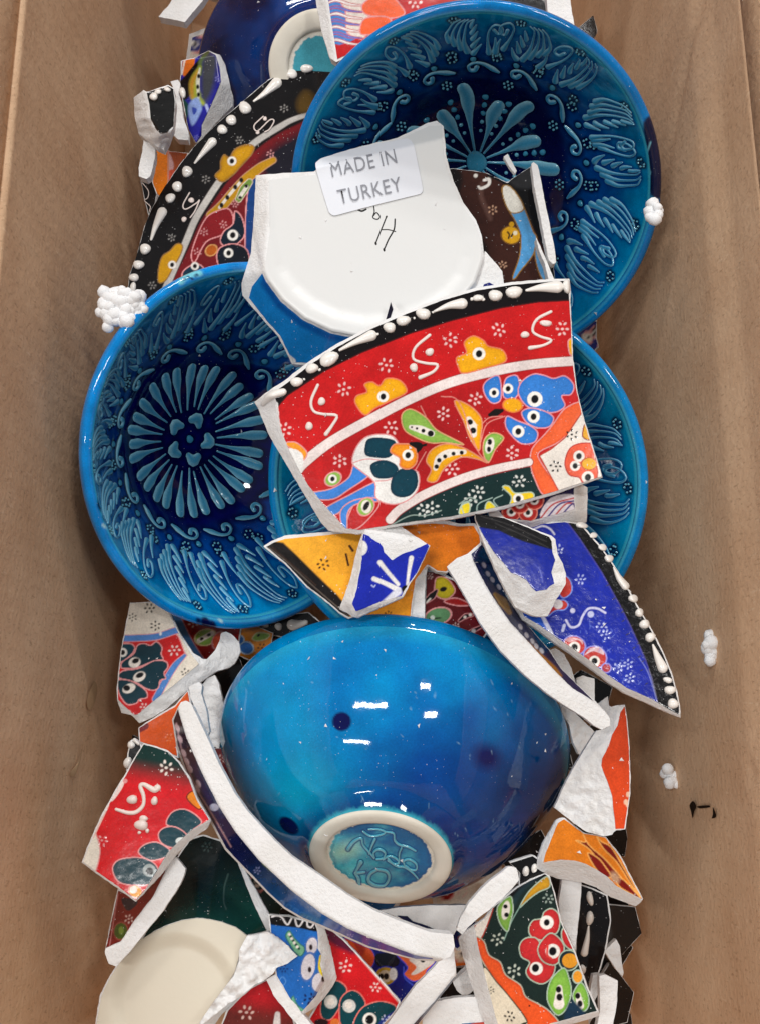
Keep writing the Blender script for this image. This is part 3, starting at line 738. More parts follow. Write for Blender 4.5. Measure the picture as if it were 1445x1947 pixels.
# dim inside of D
V, L, Q = bD.rev(np.stack([np.interp(np.linspace(0, bD.smax, 40), bD.ps, bD.pr)+.01, np.interp(np.linspace(0, bD.smax, 40), bD.ps, bD.pz)], 1), 120)
mesh_np('inner_glaze', V, [Q], M_BLUE, bD.o, col=np.tile([*lin((0, 60, 130)), 1], (len(V), 1)), origin=bD.org)

nT = np.array([-.04, .48, -.875])
bT = Bowl('dark navy bowl upside down at the top, its pale foot ring half covered', P(612, 125, -8)*1000+nT*50, nT, 66., 43, zi0=7, foot_r=25.5, p2=2.3, group=None)
def paintT(p):
    n1 = fbm(p.x/60, p.y/60, 61, 3); k = np.clip(.35+.7*n1, 0, 1)[:, None]; p.c[:] = lin((8, 22, 66))*(1-k)+lin((0, 62, 138))*k
    e = np.clip(1-(p.r-25.5)/6, 0, 1); p._mix(np.arange(len(p.x)), e*.6, (4, 20, 80))
def footT(p):
    p.c[:] = lin((70, 160, 178)); e = p.r+1.0*fbm(p.x/9, p.y/9, 4); p._mix(np.arange(len(p.x)), np.clip((e-13.5)/.5, 0, 1), (222, 218, 206), 0)
bT.outer(paintT, 80, 300, footT, ring=9.5); bT.rim(rim_paint((6, 40, 100), (40, 90, 150), 4))
print('bowls', round(time.time()-T0, 1), TRI[0])

# ------------------------------------------------------------------ shards, far (top) to near (bottom)
def band(p, pts, w_, col, out=None, **k): p.line(pts, w_, col, out=out, **k)
def smark(p, pts, dots, col=(225, 205, 200), w_=12):
    p.line(pts, w_, col); [p.dot(x, y, r, col) for x, y, r in dots]

# black-rimmed plate piece on the left
Eb = [(690, 78), (655, 84), (600, 104), (548, 132), (510, 152), (461, 194), (413, 235), (371, 277), (344, 311), (313, 356), (288, 398), (275, 432), (261, 484), (248, 520), (243, 552),
      (262, 592), (310, 568), (400, 520), (480, 512), (530, 470), (558, 380), (590, 260), (640, 160)]
def paE(p):
    inner = [(1700, 500), (1445, 560), (1210, 680), (1100, 735), (970, 830), (875, 935), (800, 1025), (722, 1140), (662, 1235), (615, 1345), (568, 1445), (480, 1640), (700, 1900), (1500, 1700)]
    p.fr(c1)
    p.poly(inner, (112, 20, 26), soft=2)
    p.poly([(1120, 780), (1445, 640), (1445, 900), (1100, 1000), (1000, 900)], (24, 22, 34), soft=10)
    p.poly([(930, 1050), (1000, 980), (1000, 1500), (920, 1445)], (20, 60, 120), out=PINK)
    p.line([(1500, 560), (1210, 645), (1100, 700), (960, 790), (860, 900), (780, 990), (700, 1110), (640, 1210), (590, 1330), (540, 1445), (450, 1650)], [10, 26, 32, 34, 36, 36, 36, 36, 36, 36, 36], (190, 186, 180), out=(60, 52, 50))
    p.line([(1070, 880), (1000, 920), (920, 985), (850, 1060), (790, 1130), (730, 1185)], [30, 44, 50, 50, 50, 50], (186, 136, 20), out=(200, 150, 120))
    p.line([(890, 1000), (830, 1070), (775, 1140)], 16, (225, 218, 205))
    for x, y in ((895, 990), (862, 1028), (818, 1085), (786, 1128)): p.dot(x, y, 11, BLK, 14)
    p.line([(940, 1000), (910, 1040), (880, 1095)], [30, 44, 30], (110, 140, 60), out=(220, 200, 180)); p.line([(925, 1025), (885, 1085)], 20, (225, 218, 205))
    p.dot(922, 1022, 10, BLK); p.dot(888, 1085, 9, BLK)
    p.poly([(700, 1200), (760, 1160), (830, 1150), (850, 1230), (790, 1290), (700, 1330), (640, 1440), (620, 1400), (650, 1300)], (132, 24, 30), out=PINK)
    p.poly([(860, 1160), (900, 1200), (910, 1300), (830, 1360), (780, 1330), (800, 1270), (850, 1230)], (14, 28, 44), out=PINK)
    p.poly([(780, 1360), (860, 1340), (930, 1380), (930, 1500), (800, 1500), (760, 1420)], (16, 22, 34), out=PINK)
    p.eye(848, 1292, 30); p.eye(825, 1390, 26); p.dot(730, 1375, 34, (180, 90, 24), 28, -40, out=(210, 150, 90))
    p.poly([(570, 1500), (640, 1450), (690, 1480), (660, 1560), (590, 1580)], (14, 50, 70), out=PINK); p.eye(640, 1462, 22)
    for x, y in ((795, 1235), (690, 1275), (655, 1385), (1055, 845), (860, 1120)): p.cl(x, y, 24, (215, 150, 150))
    p.poly([(750, 965), (780, 930), (780, 890), (800, 850), (830, 865), (860, 820), (920, 795), (965, 805), (950, 850), (900, 905), (850, 960), (790, 1000)], (196, 142, 16), out=(150, 110, 60), edge=(150, 96, 10))
    p.eye(843, 885, 25)
    p.poly([(440, 1480), (460, 1410), (500, 1380), (540, 1340), (572, 1350), (560, 1400), (520, 1470), (480, 1540), (440, 1550)], (206, 150, 16), out=(150, 110, 60)); p.eye(515, 1455, 22)
    p.poly([(1200, 560), (1240, 500), (1290, 520), (1290, 600), (1220, 620)], (90, 66, 20), soft=6)
    for x, y in ((1130, 595), (885, 770), (700, 985), (512, 1305), (405, 1568), (1000, 460)): p.cl(x, y, 24, (150, 146, 142))
E_ = Shard('ceramic_shard', 'black rimmed plate piece with white beads and yellow flowers, above the left bowl', 'shard', Eb, -8, hx=-2.5, hy=1.0, bow=.35, t=5)
E_.glaze(rough(Eb, 0)*.997+np.array([1.2, 1.6]), (16, 13, 14), paE)
E_.beads(c1, [([(965, 555), (1020, 515), (1088, 455)], [14, 34, 62]), (915, 592, 37, 33, 30), (840, 660, 31, 28), (790, 712, 28), ([(640, 895), (680, 845), (735, 780)], [14, 32, 52]),
    (597, 943, 32, 30), (543, 1025, 30, 28), (505, 1088, 29, 26), ([(400, 1315), (425, 1240), (460, 1165)], [16, 34, 56]), (367, 1368, 33, 29), (331, 1455, 30, 27), (305, 1525, 27, 24), (300, 1580, 18, 30),
    (1170, 405, 32, 29), (1253, 370, 37, 33), (1355, 320, 37, 31), (1300, 330, 9), (1435, 285, 20, 14)])
for q, w_ in (([(1015, 640), (965, 690), (985, 720), (1050, 660), (1075, 665), (1050, 710), (1025, 725)], 9), ([(610, 1060), (575, 1125), (590, 1150), (650, 1115), (665, 1100), (640, 1160), (615, 1195)], 9)):
    relief('raised_stroke', tr(c1, q), [w_/2.89]*3, .5, E_.S, M_PINKE, E_.o, E_.org)
for x, y, r in ((985, 728, 11), (1025, 652, 12), (580, 1205, 15), (620, 1100, 16)): E_.beads(c1, [(x, y, r)], M_PINKE, hm=.6)

# ---- pieces along the top edge
s = Shard('ceramic_shard', 'plain grey-white chip of clay at the top left edge of the picture', 'shard', [(302, 32), (320, 12), (340, -20), (400, -20), (386, 2), (352, 42), (330, 37)], 8, hy=-1)
s = Shard('ceramic_shard', 'striped blue and orange glazed piece with white edge behind the upper right bowl', 'shard',
          [(596, -25), (622, -25), (900, -25), (880, 20), (700, 90), (640, 118), (628, 110), (612, 60)], 20, flat=[(618, -25), (900, -25), (880, 60), (640, 125), (636, 90)], fall=.25, hx=-2)
def pa(p):
    p.fr(c2); p.poly([(190, 20), (240, 0), (310, 30), (320, 120), (400, 190), (240, 240)], (70, 130, 200)); p.poly([(260, -40), (420, -40), (420, 200), (320, 180), (310, 60)], (225, 214, 205), out=PINK)
    for k in range(7): p.line([(205, 18+36*k), (260, 2+36*k), (330, 22+36*k), (400, 30+36*k)], [5, 12, 10, 4], (70+20*(k % 2), 120, 200) if k % 2 else (232, 228, 226), out=(190, 60, 60))
    p.poly([(400, 30), (430, 0), (480, -30), (560, -20), (620, 40), (630, 80), (560, 100), (460, 90), (410, 70)], (240, 98, 50), out=PINK)
    p.poly([(390, 150), (420, 100), (520, 90), (560, 120), (480, 180), (400, 190)], (240, 98, 50), out=PINK)
    p.cl(690, 15, 40); p.poly([(760, -40), (1000, -40), (1000, 60), (800, 60)], (190, 40, 36), soft=6)
s.glaze([(621, -22), (890, -22), (870, 20), (700, 84), (642, 112)], (192, 24, 30), pa)
s = Shard('ceramic_shard', 'black glazed piece at the top edge, right of centre, mostly behind the bowl rim', 'shard', [(900, -30), (1045, -30), (1050, 50), (950, 20)], 22)
s.glaze([(903, -28), (1040, -28), (1044, 42), (950, 14)], (12, 11, 14), lambda p: p.line([(1000, -20), (1040, 5), (1044, 30)], 5, (150, 150, 150)))
s = Shard('ceramic_shard', 'plain white slab edge at the top, just right of the black piece', 'shard', [(1036, -30), (1080, -30), (1086, 20), (1094, 62), (1044, 50), (1040, 20)], 34, hy=-2)

# ---- cluster at the left, beyond the plate
s = Shard('ceramic_shard', 'orange, green and cobalt piece with broad white edge, beside the navy bowl', 'shard',
          tr(cA, [(670, 190), (820, 160), (870, 130), (960, 85), (1035, 120), (1075, 130), (1130, 230), (1170, 400), (1210, 560), (1205, 660), (1100, 760), (880, 1010), (830, 1040), (750, 900), (690, 600), (655, 420), (672, 330)]), -17,
          flat=tr(cA, [(690, 190), (1035, 130), (1075, 430), (890, 850), (830, 1040), (650, 700)]), fall=.3, hx=-2)
def pa(p):
    p.fr(cA); p.poly([(900, 140), (1000, 120), (1050, 200), (1000, 500), (900, 640), (880, 400)], (66, 68, 74), soft=6)
    p.poly([(700, 180), (815, 165), (790, 280), (700, 350)], (222, 110, 30)); p.line([(712, 195), (685, 330)], 16, CREAM)
    p.poly([(700, 370), (860, 180), (880, 240), (800, 420), (760, 560), (660, 600), (655, 420)], (20, 12, 12)); p.line([(960, 90), (880, 190), (870, 330)], 40, (86, 104, 60), soft=2)
    p.line([(870, 260), (810, 400), (830, 560), (900, 630)], [30, 80, 110, 40], (164, 178, 60), soft=3); p.line([(850, 300), (790, 420), (790, 560)], [20, 44, 30], (206, 140, 50), soft=4)
    p.line([(870, 270), (850, 400), (855, 580)], [14, 40, 20], (225, 225, 205)); [p.dot(x, y, 15, BLK, 24) for x, y in ((858, 350), (848, 460), (855, 540))]
    p.poly([(680, 590), (750, 640), (745, 760), (710, 800)], (16, 70, 64)); p.poly([(750, 660), (840, 570), (885, 650), (880, 720), (790, 860)], (150, 176, 235), soft=2); p.poly([(790, 670), (840, 690), (820, 740), (800, 740)], (60, 84, 190))
    p.line([(935, 650), (960, 720)], 30, (170, 180, 230)); p.cl(1055, 380, 34, (150, 150, 220)); p.cl(835, 980, 30, (130, 130, 210))
s.glaze(tr(cA, [(690, 195), (820, 166), (880, 130), (955, 92), (1032, 130), (1072, 260), (1088, 400), (1040, 520), (960, 700), (890, 850), (885, 960), (832, 1030), (755, 900), (700, 600), (665, 420), (680, 330)]), (34, 32, 150), pa)
s = Shard('ceramic_shard', 'white clay flake between the black crumpled chip and the orange and cobalt piece', 'shard',
          tr(cA, [(565, 405), (650, 385), (668, 430), (650, 520), (680, 620), (700, 780), (755, 920), (755, 1012), (640, 1000), (595, 950), (605, 700), (625, 560), (600, 470)]), -4, hx=-1, lump=.8)
s.beads(cA, [(692, 520, 30, 62, -12)], hm=1.1)
s = Shard('ceramic_shard', 'crumpled white chip with a black glazed face, against the left wall', 'shard',
          tr(cA, [(190, 570), (245, 530), (290, 490), (330, 515), (420, 480), (540, 440), (600, 470), (620, 600), (600, 860), (560, 960), (500, 1105), (420, 1070), (240, 940), (200, 760)]), 26,
          flat=tr(cA, [(320, 520), (600, 460), (620, 600), (590, 900), (460, 940), (360, 780)]), fall=.35, lump=1.6)
s.glaze(tr(cA, [(325, 520), (420, 490), (540, 450), (595, 480), (612, 600), (595, 860), (530, 925), (460, 935), (420, 900), (365, 790), (350, 640)]), (20, 20, 20), None)
s.beads(cA, [(395, 560, 46, 40, 40), (440, 510, 40, 26), (535, 485, 36, 26, 20)], hm=1.2)
s = Shard('ceramic_shard', 'short white stick of clay under the crumpled chip, left wall', 'shard', tr(cA, [(290, 1010), (410, 1070), (405, 1200), (365, 1370), (320, 1410), (245, 1380), (240, 1300), (280, 1110)]), 14)
s = Shard('ceramic_shard', 'narrow orange glazed strip beside the white stick, left of the black plate', 'shard', tr(cA, [(410, 1080), (520, 1085), (560, 1120), (760, 1140), (740, 1200), (560, 1480), (460, 1600), (380, 1550), (390, 1250)]), -18, hx=-1)
def pa(p):
    p.fr(cA); p.poly([(540, 1090), (560, 1300), (540, 1500), (700, 1300), (760, 1100)], (176, 84, 40)); p.poly([(555, 1150), (600, 1250), (590, 1330), (560, 1370)], (215, 170, 170)); p.dot(585, 1370, 50, (220, 90, 60), 60); p.line([(545, 1090), (545, 1480)], 10, (200, 160, 150))
s.glaze(tr(cA, [(414, 1084), (515, 1090), (560, 1126), (740, 1145), (720, 1200), (550, 1470), (462, 1590), (386, 1500), (398, 1250)]), (226, 122, 22), pa)
s = Shard('ceramic_shard', 'small black sliver with a white scroll line, low against the left wall', 'shard', tr(cA, [(255, 1390), (320, 1430), (370, 1400), (430, 1560), (400, 1700), (350, 1800), (300, 1620)]), -14, hx=-3)
s.glaze(tr(cA, [(262, 1400), (320, 1436), (368, 1410), (422, 1560), (395, 1700), (350, 1780), (306, 1620)]), (20, 16, 16), None, amp=.3)
relief('raised_stroke', tr(cA, [(280, 1450), (340, 1530), (335, 1600), (300, 1630), (360, 1690), (350, 1740)]), [2]*4, .4, s.S, M_PINKE, s.o, s.org)

# ---- brown piece inside the upper right bowl
Gb = tr(c3, [(-60, 940), (30, 925), (120, 935), (215, 950), (330, 1005), (350, 985), (480, 900), (500, 1000), (530, 1200), (575, 1400), (590, 1530), (560, 1545), (430, 1640), (0, 1640), (-60, 1400)])
def pa(p):
    p.fr(c3)
    p.poly([(210, 960), (300, 1005), (380, 1080), (440, 1180), (500, 1310), (545, 1420), (580, 1560), (620, 1500), (560, 1200), (480, 880), (330, 960)], (10, 9, 11))
    p.poly([(345, 990), (400, 930), (470, 915), (480, 1010), (440, 1040), (380, 1030)], (44, 44, 46), soft=4)
    p.poly([(-80, 900), (60, 930), (80, 1000), (60, 1120), (150, 1240), (220, 1380), (200, 1500), (-80, 1500)], (22, 14, 12), soft=5)
    p.line([(190, 1010), (185, 1080), (235, 1200)], 24, (92, 62, 54), soft=3); p.line([(200, 990), (228, 985), (225, 1015), (185, 1035), (170, 1025)], [14, 18, 16, 16, 12], (232, 226, 218))
    p.dot(155, 965, 11, (226, 220, 210)); p.line([(420, 910), (470, 905)], 8, (120, 160, 180))
    p.poly([(300, 1050), (312, 1018), (350, 1030), (400, 1095), (440, 1190), (470, 1270), (490, 1310), (470, 1400), (400, 1490), (372, 1530), (358, 1520), (395, 1410), (402, 1300), (375, 1220), (335, 1150)], (84, 156, 210), out=(150, 110, 50), rnd=True)
    p.poly([(300, 1050), (312, 1018), (350, 1030), (400, 1095), (418, 1150), (380, 1170), (345, 1165), (318, 1120)], (230, 226, 214), out=(150, 110, 50))
    p.poly([(486, 1340), (500, 1370), (520, 1440), (540, 1520), (530, 1545), (500, 1490), (480, 1400)], (84, 150, 200), out=(150, 110, 50))
    p.dot(348, 1292, 54, (214, 158, 26), 48, 20, out=(120, 80, 30)); p.dot(352, 1232, 14, (214, 158, 26)); p.line([(330, 1275), (340, 1290), (335, 1310)], 9, BLK); p.line([(365, 1275), (350, 1300)], 9, BLK); p.dot(372, 1280, 12, (230, 220, 190))
    p.cl(248, 1152, 28, (205, 160, 130)); p.cl(306, 1455, 24, (205, 160, 130))
G_ = Shard('ceramic_shard', 'dark brown piece with blue leaf and yellow drop, inside the upper right bowl', 'shard', Gb, 24, hx=1, hy=-3, bow=.3)
G_.glaze(rough(Gb, 0)*.994+np.array([5.8, 2.6]), (58, 28, 20), pa)
s = Shard('ceramic_shard', 'slim white broken edge standing up along the right of the brown piece', 'shard', tr(c3, [(460, 900), (472, 890), (495, 908), (508, 960), (530, 1080), (560, 1230), (592, 1380), (596, 1440), (580, 1452), (556, 1430), (530, 1290), (500, 1140), (476, 1020)]), 38, hy=-4)
s = Shard('ceramic_shard', 'thin white edge sliver just below the brown piece, ending at the red shard', 'shard', tr(c3, [(480, 1285), (494, 1320), (530, 1400), (560, 1470), (588, 1540), (560, 1545), (530, 1440), (500, 1370)]), 34, hy=-4)
s = Shard('ceramic_shard', 'tiny white piece with a navy spot between the label shard and the brown piece', 'shard', tr(c3, [(130, 1600), (170, 1480), (205, 1378), (250, 1430), (302, 1490), (310, 1570), (200, 1620)]), 33, hy=-2)
s.glaze(tr(c3, [(190, 1592), (200, 1562), (230, 1552), (262, 1570), (262, 1590)]), (20, 30, 110), None, amp=.3)
s = Shard('ceramic_shard', 'tiny clay crumb lying on the petals in the upper right bowl', 'shard', tr(c3, [(308, 862), (330, 845), (350, 880), (380, 940), (370, 955), (340, 915)]), 33, amp=.5, t=2, step=2)

# ---- white base piece with the label
Fb = [(487, 333), (540, 329), (600, 326), (612, 302), (650, 288), (700, 275), (755, 262), (790, 245), (812, 234), (830, 230), (843, 240), (848, 300), (862, 345), (880, 385), (905, 420), (916, 450), (920, 500),
      (906, 545), (905, 610), (700, 700), (556, 692), (530, 640), (505, 612), (462, 562), (460, 540), (478, 480), (484, 400)]
Fdisc = [(512, 340), (900, 250), (916, 450), (921, 495), (905, 540), (872, 580), (815, 618), (755, 640), (690, 644), (630, 632), (578, 608), (535, 572), (508, 536), (499, 518), (511, 440)]
def haF(x, y):
    d = -sdf(x.ravel(), y.ravel(), np.array([(450, 100), (1000, 100), (925, 440), (921, 495), (905, 540), (872, 580), (815, 618), (755, 640), (690, 644), (630, 632), (578, 608), (535, 572), (508, 536), (499, 518), (480, 440)])).reshape(x.shape)
    d = np.maximum(d, 0); return -1.6*np.clip((d-16)/38, 0, 1)**2*(3-2*np.clip((d-16)/38, 0, 1))-1.6*np.clip(1-d/9, 0, 1)**2
F_ = Shard('ceramic_shard', 'white bowl base bearing the MADE IN TURKEY sticker, blue along its lower edge', 'shard', Fb, 37, hx=-.6, hy=-1.2, flat=Fdisc, fall=.24, hadd=haF, t=5)
def pa(p):
    p.c[:] = p.c*(1+.03*fbm(p.x/40, p.y/40, 2)[:, None])
    p.dot(690, 610, 200, (226, 224, 218), 30, 0, soft=16)
F_.glaze([(512, 342), (600, 332), (616, 306), (700, 280), (757, 267), (792, 250), (814, 240), (838, 238), (843, 300), (857, 347), (876, 387), (901, 422), (912, 452), (917, 497), (902, 538), (870, 578), (815, 615), (755, 637),
          (690, 641), (630, 629), (580, 605), (537, 569), (511, 534), (503, 517), (514, 440)], (236, 233, 226), pa, name='base_glaze', spacing=3, mat=plain('satin_white_glaze', (222, 223, 222), .3))
F_.glaze([(480, 545), (499, 520), (506, 535), (534, 573), (577, 609), (629, 634), (690, 646), (756, 642), (816, 620), (874, 582), (904, 550), (902, 606), (700, 696), (558, 688), (533, 637), (507, 608), (474, 566)],
         (22, 122, 196), lambda p: (p.poly([(500, 520), (534, 573), (577, 609), (629, 634), (690, 646), (756, 642), (756, 652), (690, 658), (622, 645), (570, 620), (526, 583), (496, 540)], (14, 84, 160), rnd=False, soft=4),
                                  p.line([(548, 676), (560, 686), (556, 690)], 6, (235, 235, 230))), name='blue_glaze')
# sticker, print, pencilled marks
lab = tr(c2, [(146, 912), (156, 886), (182, 868), (250, 848), (400, 805), (540, 780), (632, 762), (656, 764), (676, 782), (688, 815), (710, 920), (730, 1020), (732, 1046), (722, 1062), (700, 1070), (560, 1104), (400, 1145), (268, 1180), (242, 1182), (224, 1170), (214, 1150), (180, 1040)])
x, y, Q, be = grid_region(rough(cr(lab, True, 3), .25, 3, 5), 2.5)
curlf = lambda x, y: 1.6*np.exp(-((x-606)**2+(y-296)**2)/500)+.8*np.clip((640-x)/60, 0, 1)*np.clip((300-y)/20, 0, 1)
top = F_.S(x, y, .5+curlf(x, y)); ids = np.unique(be); m = np.full(len(x), -1); m[ids] = np.arange(len(ids)); A, B = m[be[:, 0]], m[be[:, 1]]; n = len(x); K = len(ids)
mesh_np('paper_sticker', np.concatenate([top, top[ids], top[ids]-[0, 0, .00025]]), [Q, np.stack([n+A, n+B, n+K+B, n+K+A], 1)], M_LABEL, F_.o, origin=F_.org)
def words(txt, p0, p1, h, parent, S, org, mat, bold=0, lean=0):
    cu = bpy.data.curves.new('t', 'FONT'); cu.body = txt; cu.size = 1; cu.resolution_u = 3; cu.offset = -.006; cu.space_character = 1.06
    o = bpy.data.objects.new('t', cu); COL.objects.link(o); dg = bpy.context.evaluated_depsgraph_get()
    me = bpy.data.meshes.new_from_object(o.evaluated_get(dg)); bpy.data.objects.remove(o)
    v = np.array([q.co[:] for q in me.vertices]); x0, x1 = v[:, 0].min(), v[:, 0].max(); hh = v[:, 1].max()
    a = np.array(p1)-np.array(p0); L = np.hypot(*a); e = a/L; up = np.array([e[1], -e[0]])
    X = p0[0]+e[0]*(v[:, 0]-x0)/(x1-x0)*L+up[0]*v[:, 1]/hh*h+lean*v[:, 1]; Y = p0[1]+e[1]*(v[:, 0]-x0)/(x1-x0)*L+up[1]*v[:, 1]/hh*h
    W = S(X, Y, 1.0+curlf(X, Y))-org; me.vertices.foreach_set('co', W.astype(np.float32).ravel()); me.update()
    me.materials.append(mat); ob = bpy.data.objects.new('printed_text', me); COL.objects.link(ob); ob.parent = parent
words('MADE IN', (632, 336), (755, 309), 27, F_.o, F_.S, F_.org, M_INK)
words('TURKEY', (646, 388), (765, 362), 27, F_.o, F_.S, F_.org, M_INK)
for q, w_ in (([(533, 1192), (505, 1262), (476, 1335)], 9), ([(580, 1205), (575, 1260), (545, 1315), (520, 1372)], 10), ([(512, 1262), (545, 1262), (582, 1272)], 7), ([(465, 1135), (468, 1165), (460, 1195), (485, 1205), (498, 1190), (480, 1168), (464, 1185)], 8),
              ([(378, 1152), (400, 1160), (422, 1150)], 12), ([(476, 1335), (477, 1340)], 15), ([(520, 1370), (521, 1375)], 15), ([(533, 1192), (534, 1190)], 12)):
    relief('pencil_mark', tr(c2, q), [w_/2.89]*3, .12, F_.S, M_BLACKINK, F_.o, F_.org)
s = Shard('ceramic_shard', 'tiny pointed navy and white splinter poking up behind the big red shard', 'shard', tr(c5, [(562, 105), (585, 130), (605, 160), (600, 185), (535, 200)]), 41, amp=.3, step=2, t=2)
s.glaze(tr(c5, [(563, 112), (572, 140), (556, 190), (540, 195)]), (24, 22, 40), None, amp=.2)

# ---- the big red shard on top
Hb = tr(c5, [(30, 505), (72, 470), (150, 418), (250, 340), (350, 278), (480, 208), (620, 148), (760, 95), (900, 55), (1040, 33), (1180, 22), (1262, 20), (1268, 60), (1266, 110), (1272, 200), (1277, 330), (1292, 450), (1312, 540),
             (1342, 640), (1394, 800), (1200, 868), (1000, 925), (800, 964), (600, 990), (430, 1024), (320, 1010), (290, 975), (215, 850), (150, 740), (90, 640), (45, 530)])
Hg = tr(c5, [(92, 478), (160, 428), (256, 352), (356, 288), (484, 219), (624, 159), (762, 106), (902, 66), (1042, 44), (1180, 32), (1256, 28), (1262, 110), (1268, 200), (1273, 330), (1288, 450), (1308, 540), (1338, 642), (1388, 796),
             (1200, 856), (1000, 912), (800, 952), (600, 980), (440, 1006), (388, 1000), (300, 905), (240, 830), (205, 770), (165, 690), (130, 600), (118, 510), (112, 490)])
def paH(p):
    p.c[:] = p.c*(1+.10*fbm(p.x/60, p.y/60, 3)[:, None]); p.fr(c5)
    p.dot(760, 640, 330, (160, 22, 26), 150, -20, soft=60)
    p.poly([(20, 540), (122, 522), (160, 478), (300, 385), (450, 310), (640, 235), (800, 185), (1000, 134), (1140, 112), (1290, 104), (1290, 0), (1000, 0), (400, 200), (0, 460)], (16, 11, 13), out=(70, 18, 20), rnd=False)
    g = [(540, 1000), (600, 945), (700, 880), (850, 815), (1000, 780), (1112, 758), (1128, 800), (1165, 870), (1180, 900), (900, 960), (600, 1010)]
    p.poly(g, (14, 42, 42), soft=1.5)
    p.poly([(1310, 505), (1245, 530), (1200, 590), (1165, 632), (1115, 690), (1112, 760), (1130, 815), (1160, 868), (1218, 872), (1206, 820), (1150, 740), (1145, 700), (1230, 655), (1320, 560)], (240, 100, 50), out=PINK, edge=(214, 70, 34))
    p.poly([(1145, 715), (1190, 690), (1245, 645), (1312, 545), (1348, 660), (1400, 800), (1225, 862), (1200, 815)], (232, 224, 214), out=(190, 70, 50), rnd=False)
    for pts, w_ in (([(195, 775), (230, 737), (330, 660), (480, 575), (640, 492), (800, 426), (980, 380), (1130, 355), (1285, 343)], [40, 40, 38, 38, 38, 38, 38, 36, 36]), ([(560, 965), (600, 925), (700, 865), (850, 802), (980, 765), (1104, 740)], [34, 34, 34, 34, 32, 30])):
        p.line(pts, w_, (230, 216, 212), out=(150, 30, 30))
    # yellow flowers on the rim
    p.poly([(425, 510), (430, 480), (470, 465), (460, 435), (490, 425), (520, 440), (545, 412), (600, 420), (625, 465), (560, 500), (500, 530), (462, 556)], YEL, out=(225, 120, 90), edge=(216, 130, 8)); p.eye(533, 483, 22)
    p.poly([(828, 370), (820, 330), (858, 312), (850, 270), (885, 245), (925, 262), (945, 285), (1000, 300), (1012, 345), (930, 372), (848, 392)], YEL, out=(225, 120, 90), edge=(216, 130, 8)); p.eye(908, 315, 25)
    p.poly([(148, 668), (190, 662), (232, 695), (232, 722), (205, 740), (190, 700)], (238, 150, 40), out=PINK); p.poly([(140, 690), (190, 690), (222, 720), (210, 790), (170, 730)], CLAY, gloss=0, rag=1)
    p.poly([(104, 505), (122, 512), (126, 560), (134, 620), (115, 590)], CLAY, gloss=0, rag=1); p.poly([(1258, 265), (1275, 260), (1275, 320), (1262, 310)], YEL, out=PINK)
    for x, y in ((380, 455), (148, 612), (545, 360), (795, 262), (985, 222), (1235, 218), (895, 492), (768, 550), (565, 605), (365, 735), (803, 768), (1037, 705)): p.cl(x, y, 30, (235, 195, 192))
    for x, y in ((1065, 815), (905, 858), (725, 922), (875, 890), (690, 930)): p.cl(x, y, 30, (215, 218, 212))
    for x, y in ((1272, 632), (1210, 757)): p.cl(x, y, 26, BLK)
    for q in ([(560, 990), (640, 950), (700, 950), (760, 930)], [(830, 905), (870, 880), (900, 890)], [(1000, 850), (1010, 830)]): p.line(q, 4, (150, 170, 160))
    # leaves
    p.poly([(605, 575), (612, 545), (645, 533), (700, 565), (740, 612), (800, 645), (848, 672), (780, 664), (715, 664), (655, 640), (618, 615)], GRN, out=(220, 160, 120), edge=(110, 160, 60)); p.line([(642, 603), (680, 612), (722, 628)], [18, 30, 26], CREAM)
    for x, y, r in ((645, 603, 4), (665, 608, 5), (690, 617, 8), (719, 628, 12)): p.dot(x, y, r, BLK)
    p.poly([(812, 500), (870, 518), (918, 570), (915, 640), (908, 695), (872, 645), (848, 580)], YEL, out=(220, 140, 110), edge=(214, 130, 10)); p.line([(868, 572), (880, 600), (887, 632)], [22, 40, 24], CREAM); p.dot(873, 583, 11, BLK); p.dot(885, 616, 12, BLK)
    p.poly([(940, 742), (860, 690), (785, 668), (725, 690), (702, 735), (722, 770), (705, 812), (742, 815), (772, 765), (835, 722), (900, 728)], YEL, out=(220, 140, 110), edge=(214, 130, 10)); p.line([(738, 765), (752, 728), (790, 705), (850, 700)], [18, 30, 30, 18], CREAM)
    for x, y, r in ((742, 758, 9), (752, 733, 9), (775, 718, 8), (808, 707, 8), (840, 703, 8)): p.dot(x, y, r, BLK)
    p.poly([(925, 705), (930, 650), (965, 625), (1005, 645), (972, 690), (945, 742)], GRN, out=(220, 160, 120), edge=(110, 160, 60)); p.dot(950, 675, 17, CREAM, 32, 15); p.dot(950, 661, 9, BLK, 12); p.dot(947, 690, 8, BLK, 11)
    for q in ([(760, 482), (830, 505), (900, 690), (945, 740)], [(680, 520), (700, 560)], [(660, 770), (700, 700)], [(1010, 560), (940, 590), (915, 660)]): p.line(q, 3.5, (225, 140, 130))
    # blue flower
    for q in ([(925, 440), (950, 412), (985, 402), (996, 455), (990, 500), (958, 508), (932, 478)], [(1005, 440), (1018, 408), (1058, 402), (1068, 455), (1045, 492), (1005, 485)],
              [(1062, 470), (1075, 425), (1120, 395), (1165, 400), (1200, 412), (1245, 402), (1280, 438), (1268, 475), (1232, 480), (1245, 520), (1205, 545), (1150, 540), (1095, 520)],
              [(1075, 545), (1110, 528), (1165, 540), (1200, 565), (1185, 600), (1140, 606), (1095, 585)], [(1018, 560), (1060, 578), (1110, 598), (1138, 625), (1125, 662), (1075, 668), (1035, 635), (1012, 598)]):
        p.poly(q, (52, 124, 206), out=(225, 150, 160), edge=(40, 100, 190))
    for x, y, r in ((967, 468, 19), (1022, 452, 20), (1127, 493, 30), (1122, 562, 24), (1062, 620, 24)): p.eye(x, y, r, k=.48)
